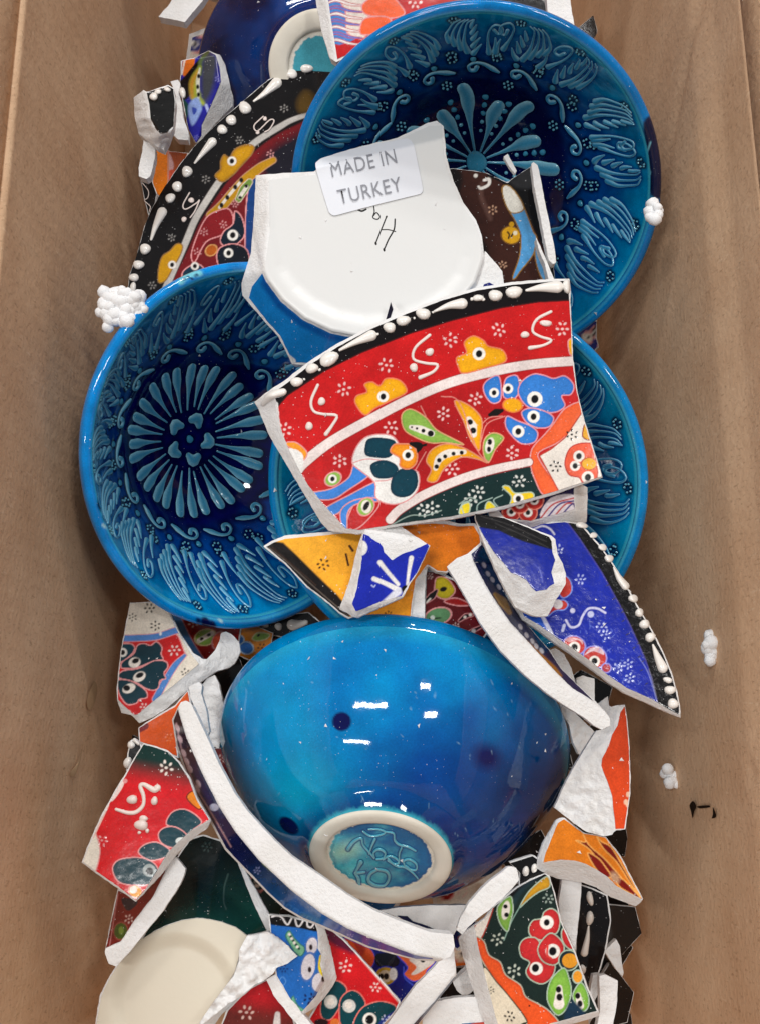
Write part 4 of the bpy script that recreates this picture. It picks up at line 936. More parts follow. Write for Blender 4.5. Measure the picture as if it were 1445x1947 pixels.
    p.dot(1040, 517, 38, YEL, 27, 5, out=(225, 120, 60)); p.line([(950, 555), (975, 545), (998, 538)], [14, 30, 14], (20, 14, 12)); p.line([(920, 590), (950, 565), (1000, 560)], 3.5, (225, 140, 130))
    # teal flower and blue streams
    p.poly([(385, 1000), (420, 905), (470, 878), (520, 900), (480, 960), (430, 1002)], (190, 28, 30), out=PINK)
    p.poly([(245, 862), (330, 845), (400, 800), (425, 740), (500, 740), (482, 790), (400, 848), (340, 885), (270, 885)], (60, 130, 214), out=PINK); p.poly([(295, 930), (400, 870), (520, 815), (520, 890), (420, 900), (340, 950)], (60, 130, 214), out=PINK)
    p.poly([(372, 990), (368, 930), (420, 890), (500, 880), (510, 895), (430, 905), (395, 940), (392, 1005)], (60, 130, 214), out=PINK)
    p.poly([(412, 740), (430, 680), (475, 638), (560, 634), (600, 680), (620, 760), (670, 780), (668, 850), (620, 895), (560, 905), (505, 880), (500, 820), (440, 770)], (236, 234, 230), out=PINK)
    p.line([(418, 742), (470, 728), (540, 735)], 4, PINK); p.line([(505, 815), (560, 808), (600, 770)], 4, PINK)
    for q in ([(462, 680), (475, 650), (520, 644), (578, 656), (580, 690), (555, 722), (500, 722), (465, 712)], [(482, 760), (500, 740), (545, 733), (588, 755), (588, 790), (545, 805), (500, 798)], [(562, 830), (575, 790), (610, 765), (660, 775), (668, 830), (640, 870), (598, 878), (568, 862)]):
        p.poly(q, TEAL, edge=(6, 40, 60))
    p.poly([(562, 700), (575, 672), (605, 668), (640, 672), (665, 700), (662, 745), (630, 768), (598, 755), (598, 725)], (238, 150, 30), out=(225, 140, 110), edge=(220, 100, 20)); p.eye(630, 713, 22)
    p.line([(642, 668), (672, 678), (668, 700)], [14, 34, 8], (18, 12, 12)); p.line([(672, 680), (700, 672)], 10, (18, 12, 12))
    p.dot(338, 806, 34, GRN, 26, -30, out=PINK); p.eye(336, 806, 17); p.dot(466, 915, 38, GRN, 30, -55, out=PINK); p.dot(468, 915, 20, CREAM, 26); p.dot(468, 912, 10, BLK, 20, 30)
    for q in ([(832, 945), (838, 912), (870, 900), (868, 940)], [(935, 930), (935, 905), (950, 895), (975, 922)]): p.poly(q, (228, 206, 40), out=(170, 190, 170))
    for q in ([(850, 950), (840, 905), (880, 890)], [(900, 945), (905, 905), (960, 880)], [(990, 925), (965, 890), (1000, 870)]): p.line(q, 4, (160, 185, 175))
    p.poly([(1000, 838), (1025, 835), (1050, 862), (1112, 858), (1122, 880), (1080, 905), (1030, 912), (1035, 875)], (232, 198, 30), out=(170, 190, 170)); p.eye(1062, 884, 21)
    p.poly([(1245, 745), (1262, 690), (1300, 668), (1350, 668), (1360, 700), (1372, 800), (1320, 822), (1300, 800), (1262, 790)], (232, 92, 60), out=(190, 60, 50)); p.poly([(1315, 640), (1325, 590), (1345, 650)], (232, 170, 40), out=(150, 60, 40))
    for x, y, r in ((1300, 717, 22), (1285, 755, 20), (1335, 800, 24)): p.eye(x, y, r)
    p.dot(1340, 747, 30, (236, 176, 40), 24, out=(200, 90, 40))
H_ = Shard('ceramic_shard', 'large red shard on top of the heap with yellow, blue and teal flowers', 'shard', Hb, 47, hx=.5, hy=-.4, bow=-.02, flat=Hg, fall=.24, t=5)
H_.glaze(Hg, RED, paH, spacing=1.2, amp=.5)
H_.beads(c5, [([(62, 512), (95, 478), (142, 465)], [16, 36, 30]), (195, 425, 26, 19, 10), (255, 372, 26, 20), (322, 335, 41, 27, -20), ([(365, 300), (420, 272), (488, 243)], [12, 24, 44]), (558, 212, 26, 20), (612, 185, 29, 20), (690, 158, 30, 22),
    ([(735, 148), (790, 126), (842, 118)], [10, 26, 44]), (905, 96, 22, 14), (972, 86, 30, 21), (1045, 73, 35, 23), ([(1095, 66), (1150, 56), (1215, 52)], [12, 32, 50]), (1252, 50, 16, 29)], hm=1.1)
H_.beads(c5, [(880, 100, 7), (925, 102, 7), (655, 175, 5), (728, 152, 5), (512, 238, 6), (225, 415, 5), (285, 378, 6)], hm=.8)
for q, w_ in (([(1190, 150), (1135, 180), (1118, 225), (1150, 248), (1192, 262), (1160, 282), (1108, 292)], [13, 13, 12, 12, 12, 12, 18]), ([(715, 242), (660, 290), (652, 335), (700, 352), (745, 358), (730, 385), (678, 408)], [14, 13, 12, 12, 13, 13, 18]),
              ([(278, 438), (252, 500), (262, 540), (300, 552), (352, 558), (335, 595), (310, 630)], [13, 13, 12, 12, 13, 13, 18])):
    relief('raised_stroke', tr(c5, q), [x/c5[2] for x in w_], .55, H_.S, M_PINKE, H_.o, H_.org)
H_.beads(c5, [(1170, 195, 24, 13), (1088, 240, 17, 14), (715, 308, 17, 16), (653, 369, 17), (293, 502, 16), (244, 599, 16)], M_PINKE, hm=.7)

# ---- pieces under the lower right corner of the red shard
s = Shard('ceramic_shard', 'navy and red flowered piece with white edge poking out under the red shard', 'shard', tr(c5, [(940, 880), (1300, 820), (1335, 840), (1332, 900), (1330, 975), (1292, 985), (1110, 1000), (1000, 985), (950, 960)]), 39, hy=-1,
          flat=tr(c5, [(900, 800), (1280, 800), (1284, 925), (1110, 972), (1000, 962), (940, 950)]), fall=.3)
def pa(p):
    p.fr(c5); p.poly([(1190, 880), (1285, 870), (1285, 930), (1150, 960)], (225, 215, 220))
    for k in range(4): p.line([(1150+k*24, 960), (1200+k*24, 905), (1285, 880+k*12)], 6, (50, 30, 120) if k % 2 else (190, 60, 60))
    for x, y in ((1035, 935), (1100, 938), (1068, 905), (1125, 890)): p.dot(x, y, 36, (180, 34, 26), out=(225, 130, 110)); p.eye(x, y, 18)
s.glaze(tr(c5, [(945, 880), (1278, 820), (1283, 925), (1112, 970), (1010, 960)]), (24, 20, 70), pa)

# ---- cobalt shard with black beaded rim, right
Jb = tr(c8, [(400, 100), (520, 130), (700, 118), (790, 130), (850, 200), (905, 262), (955, 330), (1030, 450), (1090, 560), (1150, 660), (1195, 740), (1245, 840), (1290, 950), (1318, 1050), (1335, 1130), (1338, 1198), (1285, 1180), (1180, 1130), (1040, 1068), (940, 1000), (850, 930), (740, 850),
              (650, 790), (560, 720), (470, 660), (430, 600), (380, 400)])
Jg = tr(c8, [(420, 110), (520, 138), (700, 124), (785, 136), (846, 206), (900, 268), (950, 336), (1025, 456), (1085, 566), (1145, 666), (1190, 746), (1240, 846), (1285, 956), (1312, 1054), (1328, 1130), (1330, 1180), (1290, 1160), (1180, 1095), (1045, 1035), (945, 968), (855, 895), (745, 815),
              (655, 755), (565, 690), (480, 640), (440, 560), (390, 400)])
def paJ(p):
    p.fr(c8); n1 = fbm(p.x/30, p.y/30, 7); p.c *= (1+.2*n1)[:, None]
    p.poly([(700, 90), (720, 130), (780, 210), (840, 300), (905, 400), (960, 500), (1015, 600), (1065, 700), (1110, 800), (1145, 880), (1180, 980), (1212, 1120), (1330, 1220), (1400, 1100), (1250, 700), (900, 150)], (14, 12, 14), out=(70, 66, 150), rnd=False)
    p.line([(1110, 870), (1150, 930), (1180, 1010), (1208, 1110)], 3, (150, 160, 220)); p.line([(1165, 930), (1185, 1000), (1205, 1080)], 4, (120, 120, 125))
    for k in range(26):
        t = k/26.; x = 960+t*250; y = 420+t*640; p.dot(x+40*math.sin(k*2.3), y, 3, (60, 56, 60), 9, 60)
    for x, y in ((790, 437), (930, 740), (905, 700), (1050, 905), (1000, 920), (1060, 980), (668, 275)): p.cl(x, y, 32, (170, 180, 230))
    p.line([(925, 622), (880, 598), (830, 600), (800, 640), (778, 690), (735, 700), (708, 662)], 12, (205, 205, 235)); p.dot(745, 610, 14, (205, 205, 235)); p.dot(845, 630, 18, (190, 195, 230)); p.line([(690, 720), (700, 690)], 16, (190, 195, 230))
    p.line([(535, 160), (580, 145), (620, 160), (645, 190)], 10, (215, 215, 235))
    for q in ([(700, 420), (735, 450), (738, 510), (690, 540), (660, 480)], [(640, 580), (690, 550), (720, 575), (700, 605), (650, 610), (610, 640)]): p.poly(q, (206, 60, 50), out=(120, 150, 230))
    p.dot(665, 575, 26, (232, 226, 226))
    p.poly([(480, 560), (560, 640), (640, 750), (560, 700), (440, 620)], (40, 90, 200)); p.poly([(560, 620), (590, 640), (650, 760), (620, 740)], (205, 210, 235))
    p.dot(755, 800, 62, (196, 60, 54), 50, 20, out=(150, 150, 225)); p.eye(755, 812, 32, k=.55); [p.line([(700+k*8, 770+k*4), (750+k*10, 760+k*3), (800, 775+k*6)], 3.5, (235, 200, 205)) for k in range(4)]
    p.dot(868, 865, 66, (192, 60, 54), 58, 30, out=(150, 150, 225)); p.eye(865, 888, 30, k=.55); [p.line([(815+k*8, 850-k*10), (860+k*10, 830-k*6), (915, 850-k*4)], 5, (225, 205, 215)) for k in range(4)]
    p.dot(930, 925, 26, (170, 60, 70), out=(150, 150, 225))
    r2 = np.random.default_rng(8)
    for k in range(34):
        t = r2.uniform(0, 1); x = 820+t*300+r2.uniform(-90, 60); y = 660+t*400+r2.uniform(-90, 40); a = r2.uniform(0, 3); L = r2.uniform(8, 26)
        p.line([(x, y), (x+L*math.cos(a)*.5, y+L*.3), (x+L*math.cos(a), y+L*math.sin(a))], 4, (110, 130, 220), k0=.7)
J_ = Shard('ceramic_shard', 'long cobalt blue shard with black beaded rim, its tip against the right wall', 'shard', Jb, 38, hx=3.0, hy=.5, flat=Jg, fall=.3, bow=.2)
J_.glaze(Jg, (26, 42, 158), paJ, spacing=1.3, mat=glaze_mat('wavy_cobalt_glaze', .12, .05, .6, 200))
J_.beads(c8, [(795, 140, 32, 19, 10), (860, 196, 21, 17), (910, 262, 23, 20, 30), (945, 323, 27, 20), ([(972, 375), (1000, 430), (1035, 475)], [12, 34, 46]), (1078, 543, 26, 23), (1112, 621, 25, 23), (1140, 684, 28, 27), (1172, 756, 29, 27),
    ([(1187, 800), (1210, 860), (1240, 925)], [14, 40, 58]), (1268, 991, 26, 17, 10), (1280, 1046, 31, 25, 10), (1297, 1121, 33, 27, 10)])

Kb = tr(c8, [(205, 70), (215, 90), (370, 98), (500, 148), (630, 200), (650, 215), (662, 300), (690, 350), (708, 410), (706, 465), (660, 540), (608, 640), (560, 642), (520, 635), (430, 590), (380, 500), (330, 400), (285, 300), (245, 210), (225, 150)])
Kg = tr(c8, [(208, 78), (370, 102), (500, 154), (615, 205), (630, 230), (634, 290), (650, 330), (628, 400), (645, 460), (615, 480), (600, 495), (545, 503), (520, 480), (490, 440), (440, 412), (405, 400), (380, 365), (350, 330), (310, 285), (262, 210), (238, 165), (215, 110)])
s = Shard('ceramic_shard', 'cobalt piece with thick black band and wide white broken edge below the red shard', 'shard', Kb, 51, hx=2.5, hy=-.2, flat=Kg, fall=.12, lump=.45, bow=-.2)
def pa(p):
    p.fr(c8); p.c *= (1+.15*fbm(p.x/24, p.y/24, 3))[:, None]
    p.poly([(190, 60), (370, 95), (500, 145), (660, 210), (632, 275), (480, 232), (400, 200), (340, 170), (232, 152), (200, 110)], (12, 10, 12), rnd=False)
    for q in ([(240, 90), (400, 140), (600, 230)], [(320, 130), (460, 190), (610, 262)]): p.line(q, 3.5, (62, 60, 60))
    p.line([(560, 370), (575, 420), (580, 450)], 6, (90, 100, 190)); p.line([(530, 350), (565, 385)], 3, (90, 100, 190))
s.glaze(Kg, (14, 34, 148), pa)

# ---- yellow and orange pieces, dark red piece, small cobalt chip
s = Shard('ceramic_shard', 'orange glazed piece behind the small cobalt chip, below the red shard', 'shard', tr(c7, [(780, 130), (860, 122), (1000, 113), (1080, 118), (1130, 132), (1222, 130), (1250, 190), (1256, 245), (1150, 330), (1066, 402), (1010, 395), (960, 362), (900, 440), (880, 560), (866, 680), (600, 690), (640, 500), (700, 300)]), 30, hy=-3)
def pa(p):
    p.fr(c7); p.grad((1150, 150), (700, 620), (244, 160, 36)); p.line([(1240, 150), (1262, 240), (1110, 360), (1040, 410), (960, 370)], 22, (196, 78, 14), soft=4, k0=.6); p.cl(745, 632, 26, (40, 18, 10)); p.line([(880, 420), (890, 500), (870, 620)], 8, (210, 90, 20), soft=3)
s.glaze(tr(c7, [(800, 146), (860, 138), (1000, 132), (1070, 136), (1130, 148), (1212, 144), (1244, 195), (1248, 240), (1146, 324), (1062, 394), (1012, 388), (960, 354), (894, 440), (874, 560), (862, 680), (604, 684), (645, 500), (705, 300)]), (240, 124, 26), pa)
s = Shard('ceramic_shard', 'dark red piece with yellow and green ovals behind the upside-down bowl', 'shard', tr(c7, [(940, 350), (1000, 385), (1110, 436), (1150, 480), (1230, 600), (1290, 730), (1250, 790), (860, 760), (870, 550), (900, 430)]), 22, hy=-2, flat=tr(c7, [(955, 380), (1100, 440), (1300, 740), (1250, 800), (945, 760)]), fall=.22, lump=.5)
def pa(p):
    p.fr(c7); p.poly([(1000, 470), (1010, 430), (1050, 425), (1085, 450), (1112, 500), (1080, 540), (1040, 545), (1002, 520)], (200, 182, 30), out=PINK, edge=(150, 130, 20))
    p.dot(1047, 492, 20, BLK, 13, -20); p.dot(1018, 640, 74, (92, 140, 96), 46, -15, out=PINK); p.line([(970, 655), (1030, 650)], 7, BLK); p.dot(988, 648, 12, (210, 220, 210)); p.line([(950, 560), (985, 530), (1010, 500)], [20, 34, 12], BLK, out=PINK); p.line([(955, 565), (975, 545)], 10, CREAM)
    p.poly([(1050, 560), (1110, 540), (1170, 560), (1190, 580), (1120, 582)], (160, 26, 26), out=PINK); p.line([(1135, 665), (1170, 640), (1205, 635)], [10, 24, 10], (30, 12, 14), out=PINK); p.dot(1165, 645, 8, (225, 215, 205)); p.dot(1195, 632, 9, (225, 215, 205)); p.line([(1170, 740), (1210, 720), (1270, 690)], [10, 20, 8], (40, 14, 20), out=PINK); p.dot(1212, 722, 12, (200, 195, 195))
    p.cl(1115, 695, 22); p.cl(975, 420, 20)
s.glaze(tr(c7, [(958, 396), (1000, 400), (1100, 444), (1145, 486), (1222, 604), (1280, 730), (1245, 780), (945, 740)]), (96, 16, 22), pa)
Lb = tr(c7, [(62, 256), (110, 225), (180, 198), (300, 186), (400, 178), (590, 160), (640, 190), (610, 500), (570, 640), (530, 652), (480, 625), (400, 555), (300, 480), (180, 352)])
s = Shard('ceramic_shard', 'yellow piece with a black rim, pointing left across the turquoise bowls', 'shard', Lb, 33, hx=-.8, hy=-.3)
def pa(p):
    p.fr(c7); p.grad((500, 200), (520, 560), (246, 170, 44)); p.poly([(60, 240), (120, 228), (172, 236), (240, 300), (320, 380), (400, 458), (470, 525), (522, 592), (545, 660), (480, 660), (250, 470), (60, 280)], (18, 13, 12), soft=1.6, rnd=False)
    p.line([(90, 262), (200, 350), (330, 470), (480, 600), (530, 640)], 4, (112, 100, 90)); p.line([(110, 262), (230, 365), (350, 470)], 5, (60, 40, 30)); p.cl(390, 358, 38, (40, 18, 8)); p.line([(535, 255), (552, 280)], 14, (60, 24, 10)); p.line([(515, 300), (528, 360)], 12, (60, 24, 10))
s.glaze(tr(c7, [(78, 258), (120, 236), (182, 216), (300, 204), (400, 196), (585, 178), (626, 200), (600, 500), (562, 634), (530, 644), (484, 618), (404, 549), (304, 474), (186, 347)]), (250, 178, 50), pa)
Mb = tr(c7, [(640, 75), (665, 52), (690, 45), (722, 72), (770, 112), (832, 158), (900, 205), (974, 252), (945, 320), (905, 402), (860, 470), (828, 535), (700, 590), (578, 648), (545, 640), (520, 620), (478, 600), (510, 515), (540, 430), (562, 330), (590, 220), (612, 150)])
s = Shard('ceramic_shard', 'small cobalt chip with white sprig lines and white broken top, on the yellow piece', 'shard', Mb, 44, hy=-2.2, flat=tr(c7, [(620, 160), (970, 252), (905, 402), (826, 530), (568, 612), (548, 570), (590, 400)]), fall=.28, lump=.8)
def pa(p):
    p.fr(c7); p.line([(700, 345), (740, 395), (800, 465)], [26, 22, 20], (232, 230, 228)); p.line([(872, 320), (858, 400), (850, 465)], [26, 18, 14], (232, 230, 228)); p.line([(668, 435), (730, 460), (800, 495)], [26, 24, 30], (232, 230, 228)); p.line([(640, 620), (720, 570), (800, 505)], [22, 26, 40], (220, 222, 235), soft=2)
    p.dot(843, 492, 24, BLK, 22); p.line([(655, 470), (668, 480), (675, 470)], 6, (190, 200, 240)); p.dot(598, 265, 34, CLAY, 42, gloss=0)
s.glaze(tr(c7, [(612, 190), (640, 200), (655, 215), (700, 238), (716, 262), (722, 290), (742, 305), (765, 335), (790, 318), (820, 298), (880, 280), (960, 240), (970, 254), (940, 320), (902, 398), (850, 470), (818, 528), (700, 560), (606, 600), (568, 614), (548, 572), (575, 490), (592, 400), (602, 320), (598, 250)]), (26, 42, 170), pa, amp=1.2)
s = Shard('ceramic_shard', 'upright white broken edge between the orange piece and the dark red piece', 'shard', tr(c7, [(940, 345), (962, 372), (950, 440), (945, 540), (945, 680), (860, 680), (872, 560), (900, 430)]), 27, hy=-2, lump=.8)

# ---- edge-on curved plate piece crossing over the upside-down bowl's right side
Ow = tr(c8, [(55, 368), (110, 320), (165, 300), (240, 235), (248, 242), (215, 300), (200, 345), (262, 470), (330, 580), (400, 680), (480, 765), (560, 852), (650, 950), (740, 1038), (850, 1112), (920, 1165), (952, 1205), (950, 1242), (905, 1264), (860, 1240), (820, 1205), (700, 1130), (600, 1060),
              (480, 962), (350, 832), (240, 682), (150, 522), (100, 440)])
Ob = Ow[:4]+tr(c8, [(262, 262), (292, 330), (350, 440), (382, 530), (440, 615), (520, 715), (620, 828), (682, 925), (770, 1015), (870, 1105), (940, 1185)])+Ow[16:]
O_ = Shard('ceramic_shard', 'long curved piece seen edge-on, navy and gold face, crossing over the upside-down bowl', 'shard', Ob, 40, hx=-2.2, hy=-1.0, flat=Ow, fall=.55, lump=.25, amp=.6)
def pa(p):
    p.fr(c8); p.c *= (1+.3*fbm(p.x/12, p.y/12, 3))[:, None]
    for k in range(4): p.line([(178+k*9, 300), (262+k*12, 430), (390+k*14, 630), (560+k*12, 820)], 4, (62, 66, 110) if k % 2 else (22, 24, 60))
    p.line([(320, 520), (360, 560), (400, 620)], [24, 52, 26], (168, 128, 54), soft=2, h=.6); p.line([(470, 760), (540, 830), (640, 930), (680, 970)], [12, 26, 34, 14], (170, 112, 40), soft=2, h=.4)
    for x, y in ((258, 360), (280, 408), (304, 440), (340, 480), (458, 698), (492, 745), (524, 778), (545, 805), (575, 830)): p.dot(x, y, 10, (215, 215, 225), 17, -30)
O_.glaze(tr(c8, [(190, 298), (246, 248), (262, 268), (290, 330), (346, 440), (378, 530), (436, 615), (516, 715), (616, 828), (678, 925), (766, 1015), (860, 1105), (745, 1036), (655, 946), (565, 850), (485, 762), (405, 676), (335, 576), (266, 466), (206, 345)]), (34, 36, 84), pa)

# ---- left side, below the leaning bowl
Rb = tr(c9, [(470, -60), (700, -40), (900, 60), (880, 200), (760, 290), (700, 330), (640, 330), (560, 200), (480, 60)])
s = Shard('ceramic_shard', 'red piece with a broad blue stripe and green oval, tucked under the left bowl', 'shard', Rb, -54, hx=-1, hy=-3)
def pa(p):
    p.fr(c9); p.poly([(470, -60), (520, 60), (600, 210), (700, 340), (660, 350), (560, 230), (480, 60)], CREAM); p.line([(500, -20), (560, 110), (610, 210), (680, 320)], 54, (70, 126, 188), out=PINK, rnd=True)
    p.dot(700, 172, 58, GRN, 42, -15, out=(220, 200, 150)); p.line([(665, 190), (735, 150)], 26, CREAM); p.dot(680, 180, 11, BLK, 8, -30); p.dot(718, 158, 12, BLK, 8, -30); p.cl(635, 95, 30); p.dot(770, 190, 34, (232, 84, 40), 48, 20, out=PINK)
s.glaze(tr(c9, [(474, -56), (700, -36), (890, 60), (872, 196), (700, 322), (645, 322), (566, 200), (486, 60)]), (150, 24, 26), pa)
s = Shard('ceramic_shard', 'orange piece with blue petals and green leaf beside the upside-down bowl', 'shard', tr(cL, [(560, 150), (800, 160), (995, 240), (980, 330), (880, 430), (820, 490), (700, 440), (620, 300)]), -56, hy=-3)
def pa(p):
    p.fr(cL); p.dot(765, 370, 62, (50, 112, 190), 52, 20, out=(170, 200, 220)); p.dot(700, 300, 44, (50, 112, 190), 40, out=(170, 200, 220)); p.dot(690, 400, 30, (170, 200, 225)); p.poly([(815, 290), (860, 240), (960, 250), (940, 290), (860, 310)], GRN, out=(200, 190, 140)); p.dot(868, 262, 16, BLK, 10, -40); p.cl(900, 370, 44, (60, 24, 10))
    p.line([(640, 450), (820, 490)], 30, (70, 60, 56))
s.glaze(tr(cL, [(566, 156), (800, 166), (988, 244), (974, 330), (876, 424), (815, 478), (704, 434), (626, 300)]), (200, 124, 34), pa)
s = Shard('ceramic_shard', 'black rim piece with white beads between the left bowl and the upside-down bowl', 'shard', tr(cL, [(760, 130), (1000, 90), (1300, 60), (1400, 150), (1200, 260), (1080, 280), (900, 240)]), -60, hy=-3)
s.glaze(tr(cL, [(766, 136), (1000, 98), (1290, 70), (1390, 150), (1200, 252), (1080, 272), (904, 236)]), (16, 14, 15), None)
s.beads(cL, [(925, 178, 34, 24, -10), (1040, 186, 32, 36, 10), ([(1270, 150), (1210, 165), (1160, 172)], [50, 70, 100])], hm=1.2)
s = Shard('ceramic_shard', 'pale grey clay slab in the shade behind the left crescent piece', 'shard', tr(cL, [(370, 700), (430, 630), (490, 600), (530, 680), (570, 880), (530, 1240), (450, 1200), (430, 940), (390, 800)]), -24, hy=-2, lump=.6)
s = Shard('ceramic_shard', 'narrow white upright slab right behind the top of the left crescent', 'shard', tr(cL, [(270, 700), (360, 660), (385, 690), (375, 760), (420, 900), (450, 1090), (425, 1140), (400, 1080), (330, 900), (285, 800)]), 0, hy=-2)
s = Shard('ceramic_shard', 'deep red sliver beside the lower left flank of the upside-down bowl', 'shard', tr(cL, [(460, 1230), (545, 1225), (620, 1340), (640, 1560), (560, 1500), (500, 1380)]), -42)
s.glaze(tr(cL, [(464, 1236), (540, 1232), (612, 1344), (632, 1550), (560, 1490), (504, 1376)]), (120, 20, 26), lambda p: p.fr(cL).cl(540, 1330, 44))

Qc = [(335, 590), (440, 500), (560, 405), (640, 345), (700, 295), (750, 240), (775, 190), (782, 148), (810, 140), (850, 165), (878, 195), (885, 250), (855, 310), (820, 335), (760, 350), (700, 390), (620, 440), (540, 510), (480, 560), (420, 595), (350, 625)]
Qb = tr(c9, [(300, -10), (480, -20), (520, 60), (570, 160), (630, 250)]+[(700, 295), (750, 240), (775, 190), (782, 148), (810, 140), (850, 165), (878, 195), (885, 250), (855, 310), (820, 335), (760, 350), (700, 390), (620, 440), (540, 510), (480, 560), (420, 595), (350, 625), (310, 585), (255, 572), (232, 500), (230, 440), (250, 250)])
Qg = tr(c9, [(305, -8), (478, -16), (514, 60), (560, 160), (620, 252), (665, 312), (560, 402), (440, 496), (340, 580), (322, 580), (270, 535), (238, 500), (236, 440), (256, 250)])
Q_ = Shard('ceramic_shard', 'cream and red piece with dark teal scalloped flowers against the left wall', 'shard', Qb, -16, hx=-.5, hy=2.5, flat=Qg, fall=.16, lump=.7)
def pa(p):
    p.fr(c9); p.poly([(200, 190), (300, 190), (450, 185), (540, 150), (585, 240), (590, 275), (540, 340), (440, 490), (330, 600), (200, 520)], (196, 28, 30), out=PINK)
    p.line([(230, 178), (330, 176), (440, 168), (545, 135)], 32, (80, 130, 196), out=PINK); p.line([(590, 268), (540, 320), (490, 400), (435, 500)], [16, 30, 32, 32], (80, 130, 196), out=PINK); p.dot(462, 152, 7, (230, 230, 230), 10)
    p.poly([(250, 215), (300, 205), (325, 225), (310, 260), (260, 300), (235, 290)], TEAL, out=PINK); p.eye(262, 252, 24)
    p.poly([(258, 335), (262, 300), (320, 260), (340, 215), (375, 205), (410, 215), (440, 195), (470, 225), (465, 260), (475, 290), (420, 300), (340, 330)], (14, 50, 62), out=PINK); p.dot(325, 305, 32, CREAM, 27, -20); p.dot(330, 296, 20, BLK, 13, -25)
    p.poly([(262, 350), (350, 335), (430, 295), (490, 300), (500, 330), (480, 360), (490, 390), (460, 400), (450, 440), (420, 452), (380, 440), (330, 410), (240, 385)], (14, 50, 62), out=PINK); p.dot(350, 380, 35, CREAM, 25, -30); p.dot(352, 372, 22, BLK, 13, -25)
    p.poly([(235, 400), (290, 398), (340, 420), (385, 455), (390, 490), (350, 500), (335, 520), (290, 528), (260, 500), (240, 460)], (14, 50, 62), out=PINK); p.dot(295, 442, 36, CREAM, 24, -25); p.dot(283, 440, 18, BLK, 16)
    p.cl(535, 240, 34); p.cl(376, 542, 26)
    for x, y, z in ((405, 18, 32), (435, 110, 30), (315, 66, 24), (595, 360, 26)): p.cl(x, y, z, BLK)
    p.poly([(245, 545), (300, 560), (300, 590), (250, 580)], CLAY, gloss=0)
Q_.glaze(Qg, (226, 216, 200), pa)
s = Shard('ceramic_shard', 'plain orange glazed piece between the red squiggle shard and the left crescent', 'shard', tr(c9, [(345, 650), (420, 600), (540, 530), (610, 450), (625, 520), (560, 600), (548, 700), (556, 810), (480, 780), (420, 750), (350, 730)]), -12, hx=-2)
def pa(p): p.fr(c9); p.line([(340, 660), (380, 640)], 40, (120, 24, 30)); p.cl(580, 480, 22, (235, 120, 60)); p.cl(510, 705, 24, (235, 120, 60)); p.line([(345, 620), (430, 590)], 14, (30, 50, 120))
s.glaze(tr(c9, [(350, 652), (424, 606), (540, 538), (604, 460), (616, 520), (552, 600), (540, 700), (548, 800), (480, 772), (424, 744), (355, 722)]), (222, 86, 22), pa)
s = Shard('ceramic_shard', 'little black bead-edged fragment at the left wall, above the red squiggle shard', 'shard', tr(c9, [(300, 720), (322, 704), (362, 742), (375, 800), (330, 870), (280, 880), (286, 800)]), 2)
s.glaze(tr(c9, [(304, 728), (322, 716), (352, 744), (366, 800), (330, 860), (286, 870), (292, 800)]), (16, 14, 15), None)
s.beads(c9, [(307, 742, 22, 20), (288, 835, 23, 30, 20), ([(325, 715), (345, 735)], [22, 18])], hm=1.3)

Wb = tr(c9, [(372, 730), (440, 748), (505, 772), (562, 828), (620, 920), (660, 1030), (728, 1140), (712, 1180), (650, 1225), (600, 1262), (540, 1330), (480, 1410), (400, 1500), (330, 1572), (290, 1540), (210, 1482), (120, 1420), (46, 1362), (70, 1290), (100, 1222), (150, 1110), (185, 1048), (240, 950), (272, 900), (310, 830)])
Wg = tr(c9, [(374, 738), (440, 756), (502, 780), (556, 834), (612, 924), (652, 1034), (718, 1136), (620, 1196), (560, 1250), (500, 1310), (440, 1410), (385, 1500), (330, 1560), (292, 1530), (214, 1472), (124, 1411), (54, 1360), (78, 1290), (108, 1224), (158, 1112), (193, 1050), (246, 954), (280, 904), (316, 832)])
W_ = Shard('ceramic_shard', 'glossy red shard with raised pale squiggle and teal flower by the left wall', 'shard', Wb, 24, hx=2, hy=-1, flat=Wg, fall=.3)
def pa(p):
    p.fr(c9); p.grad((420, 980), (450, 820), (14, 50, 46)); p.c *= (1+.08*fbm(p.x/30, p.y/30, 3))[:, None]
    p.poly([(600, 1020), (640, 985), (680, 1060), (660, 1080)], (226, 130, 30), out=(120, 20, 20), soft=2)
    p.cl(492, 862, 44, (225, 215, 205)); p.cl(152, 1246, 34, (225, 150, 150)); p.cl(375, 540, 30)
    p.poly([(40, 1370), (104, 1212), (130, 1240), (142, 1310), (122, 1400), (100, 1420)], (226, 218, 204), out=PINK)
    p.poly([(190, 1020), (230, 950), (262, 915), (268, 950), (240, 1000), (205, 1040)], (236, 214, 208)); p.line([(105, 1230), (185, 1060)], 12, (230, 190, 180)); p.dot(275, 932, 12, PINK)
    for q in ([(492, 1160), (520, 1100), (580, 1080), (640, 1105), (680, 1150), (640, 1185), (600, 1215), (550, 1180)], [(450, 1215), (480, 1180), (540, 1175), (600, 1215), (590, 1255), (530, 1285), (470, 1262)],
              [(345, 1310), (375, 1270), (440, 1255), (505, 1290), (520, 1320), (460, 1345), (400, 1350)], [(208, 1395), (240, 1350), (320, 1336), (390, 1345), (440, 1380), (450, 1430), (400, 1480), (300, 1482), (235, 1460)]):
        p.poly(q, (8, 56, 68), out=(225, 150, 150))
    p.dot(402, 1405, 34, (150, 160, 160)); p.dot(404, 1410, 20, BLK, 20); p.dot(328, 1516, 38, (236, 160, 40), 32, 30, out=PINK); p.dot(318, 1508, 20, CREAM); p.dot(570, 1250, 28, (215, 222, 220), 20)
W_.glaze(Wg, (206, 22, 32), pa, spacing=1.25)
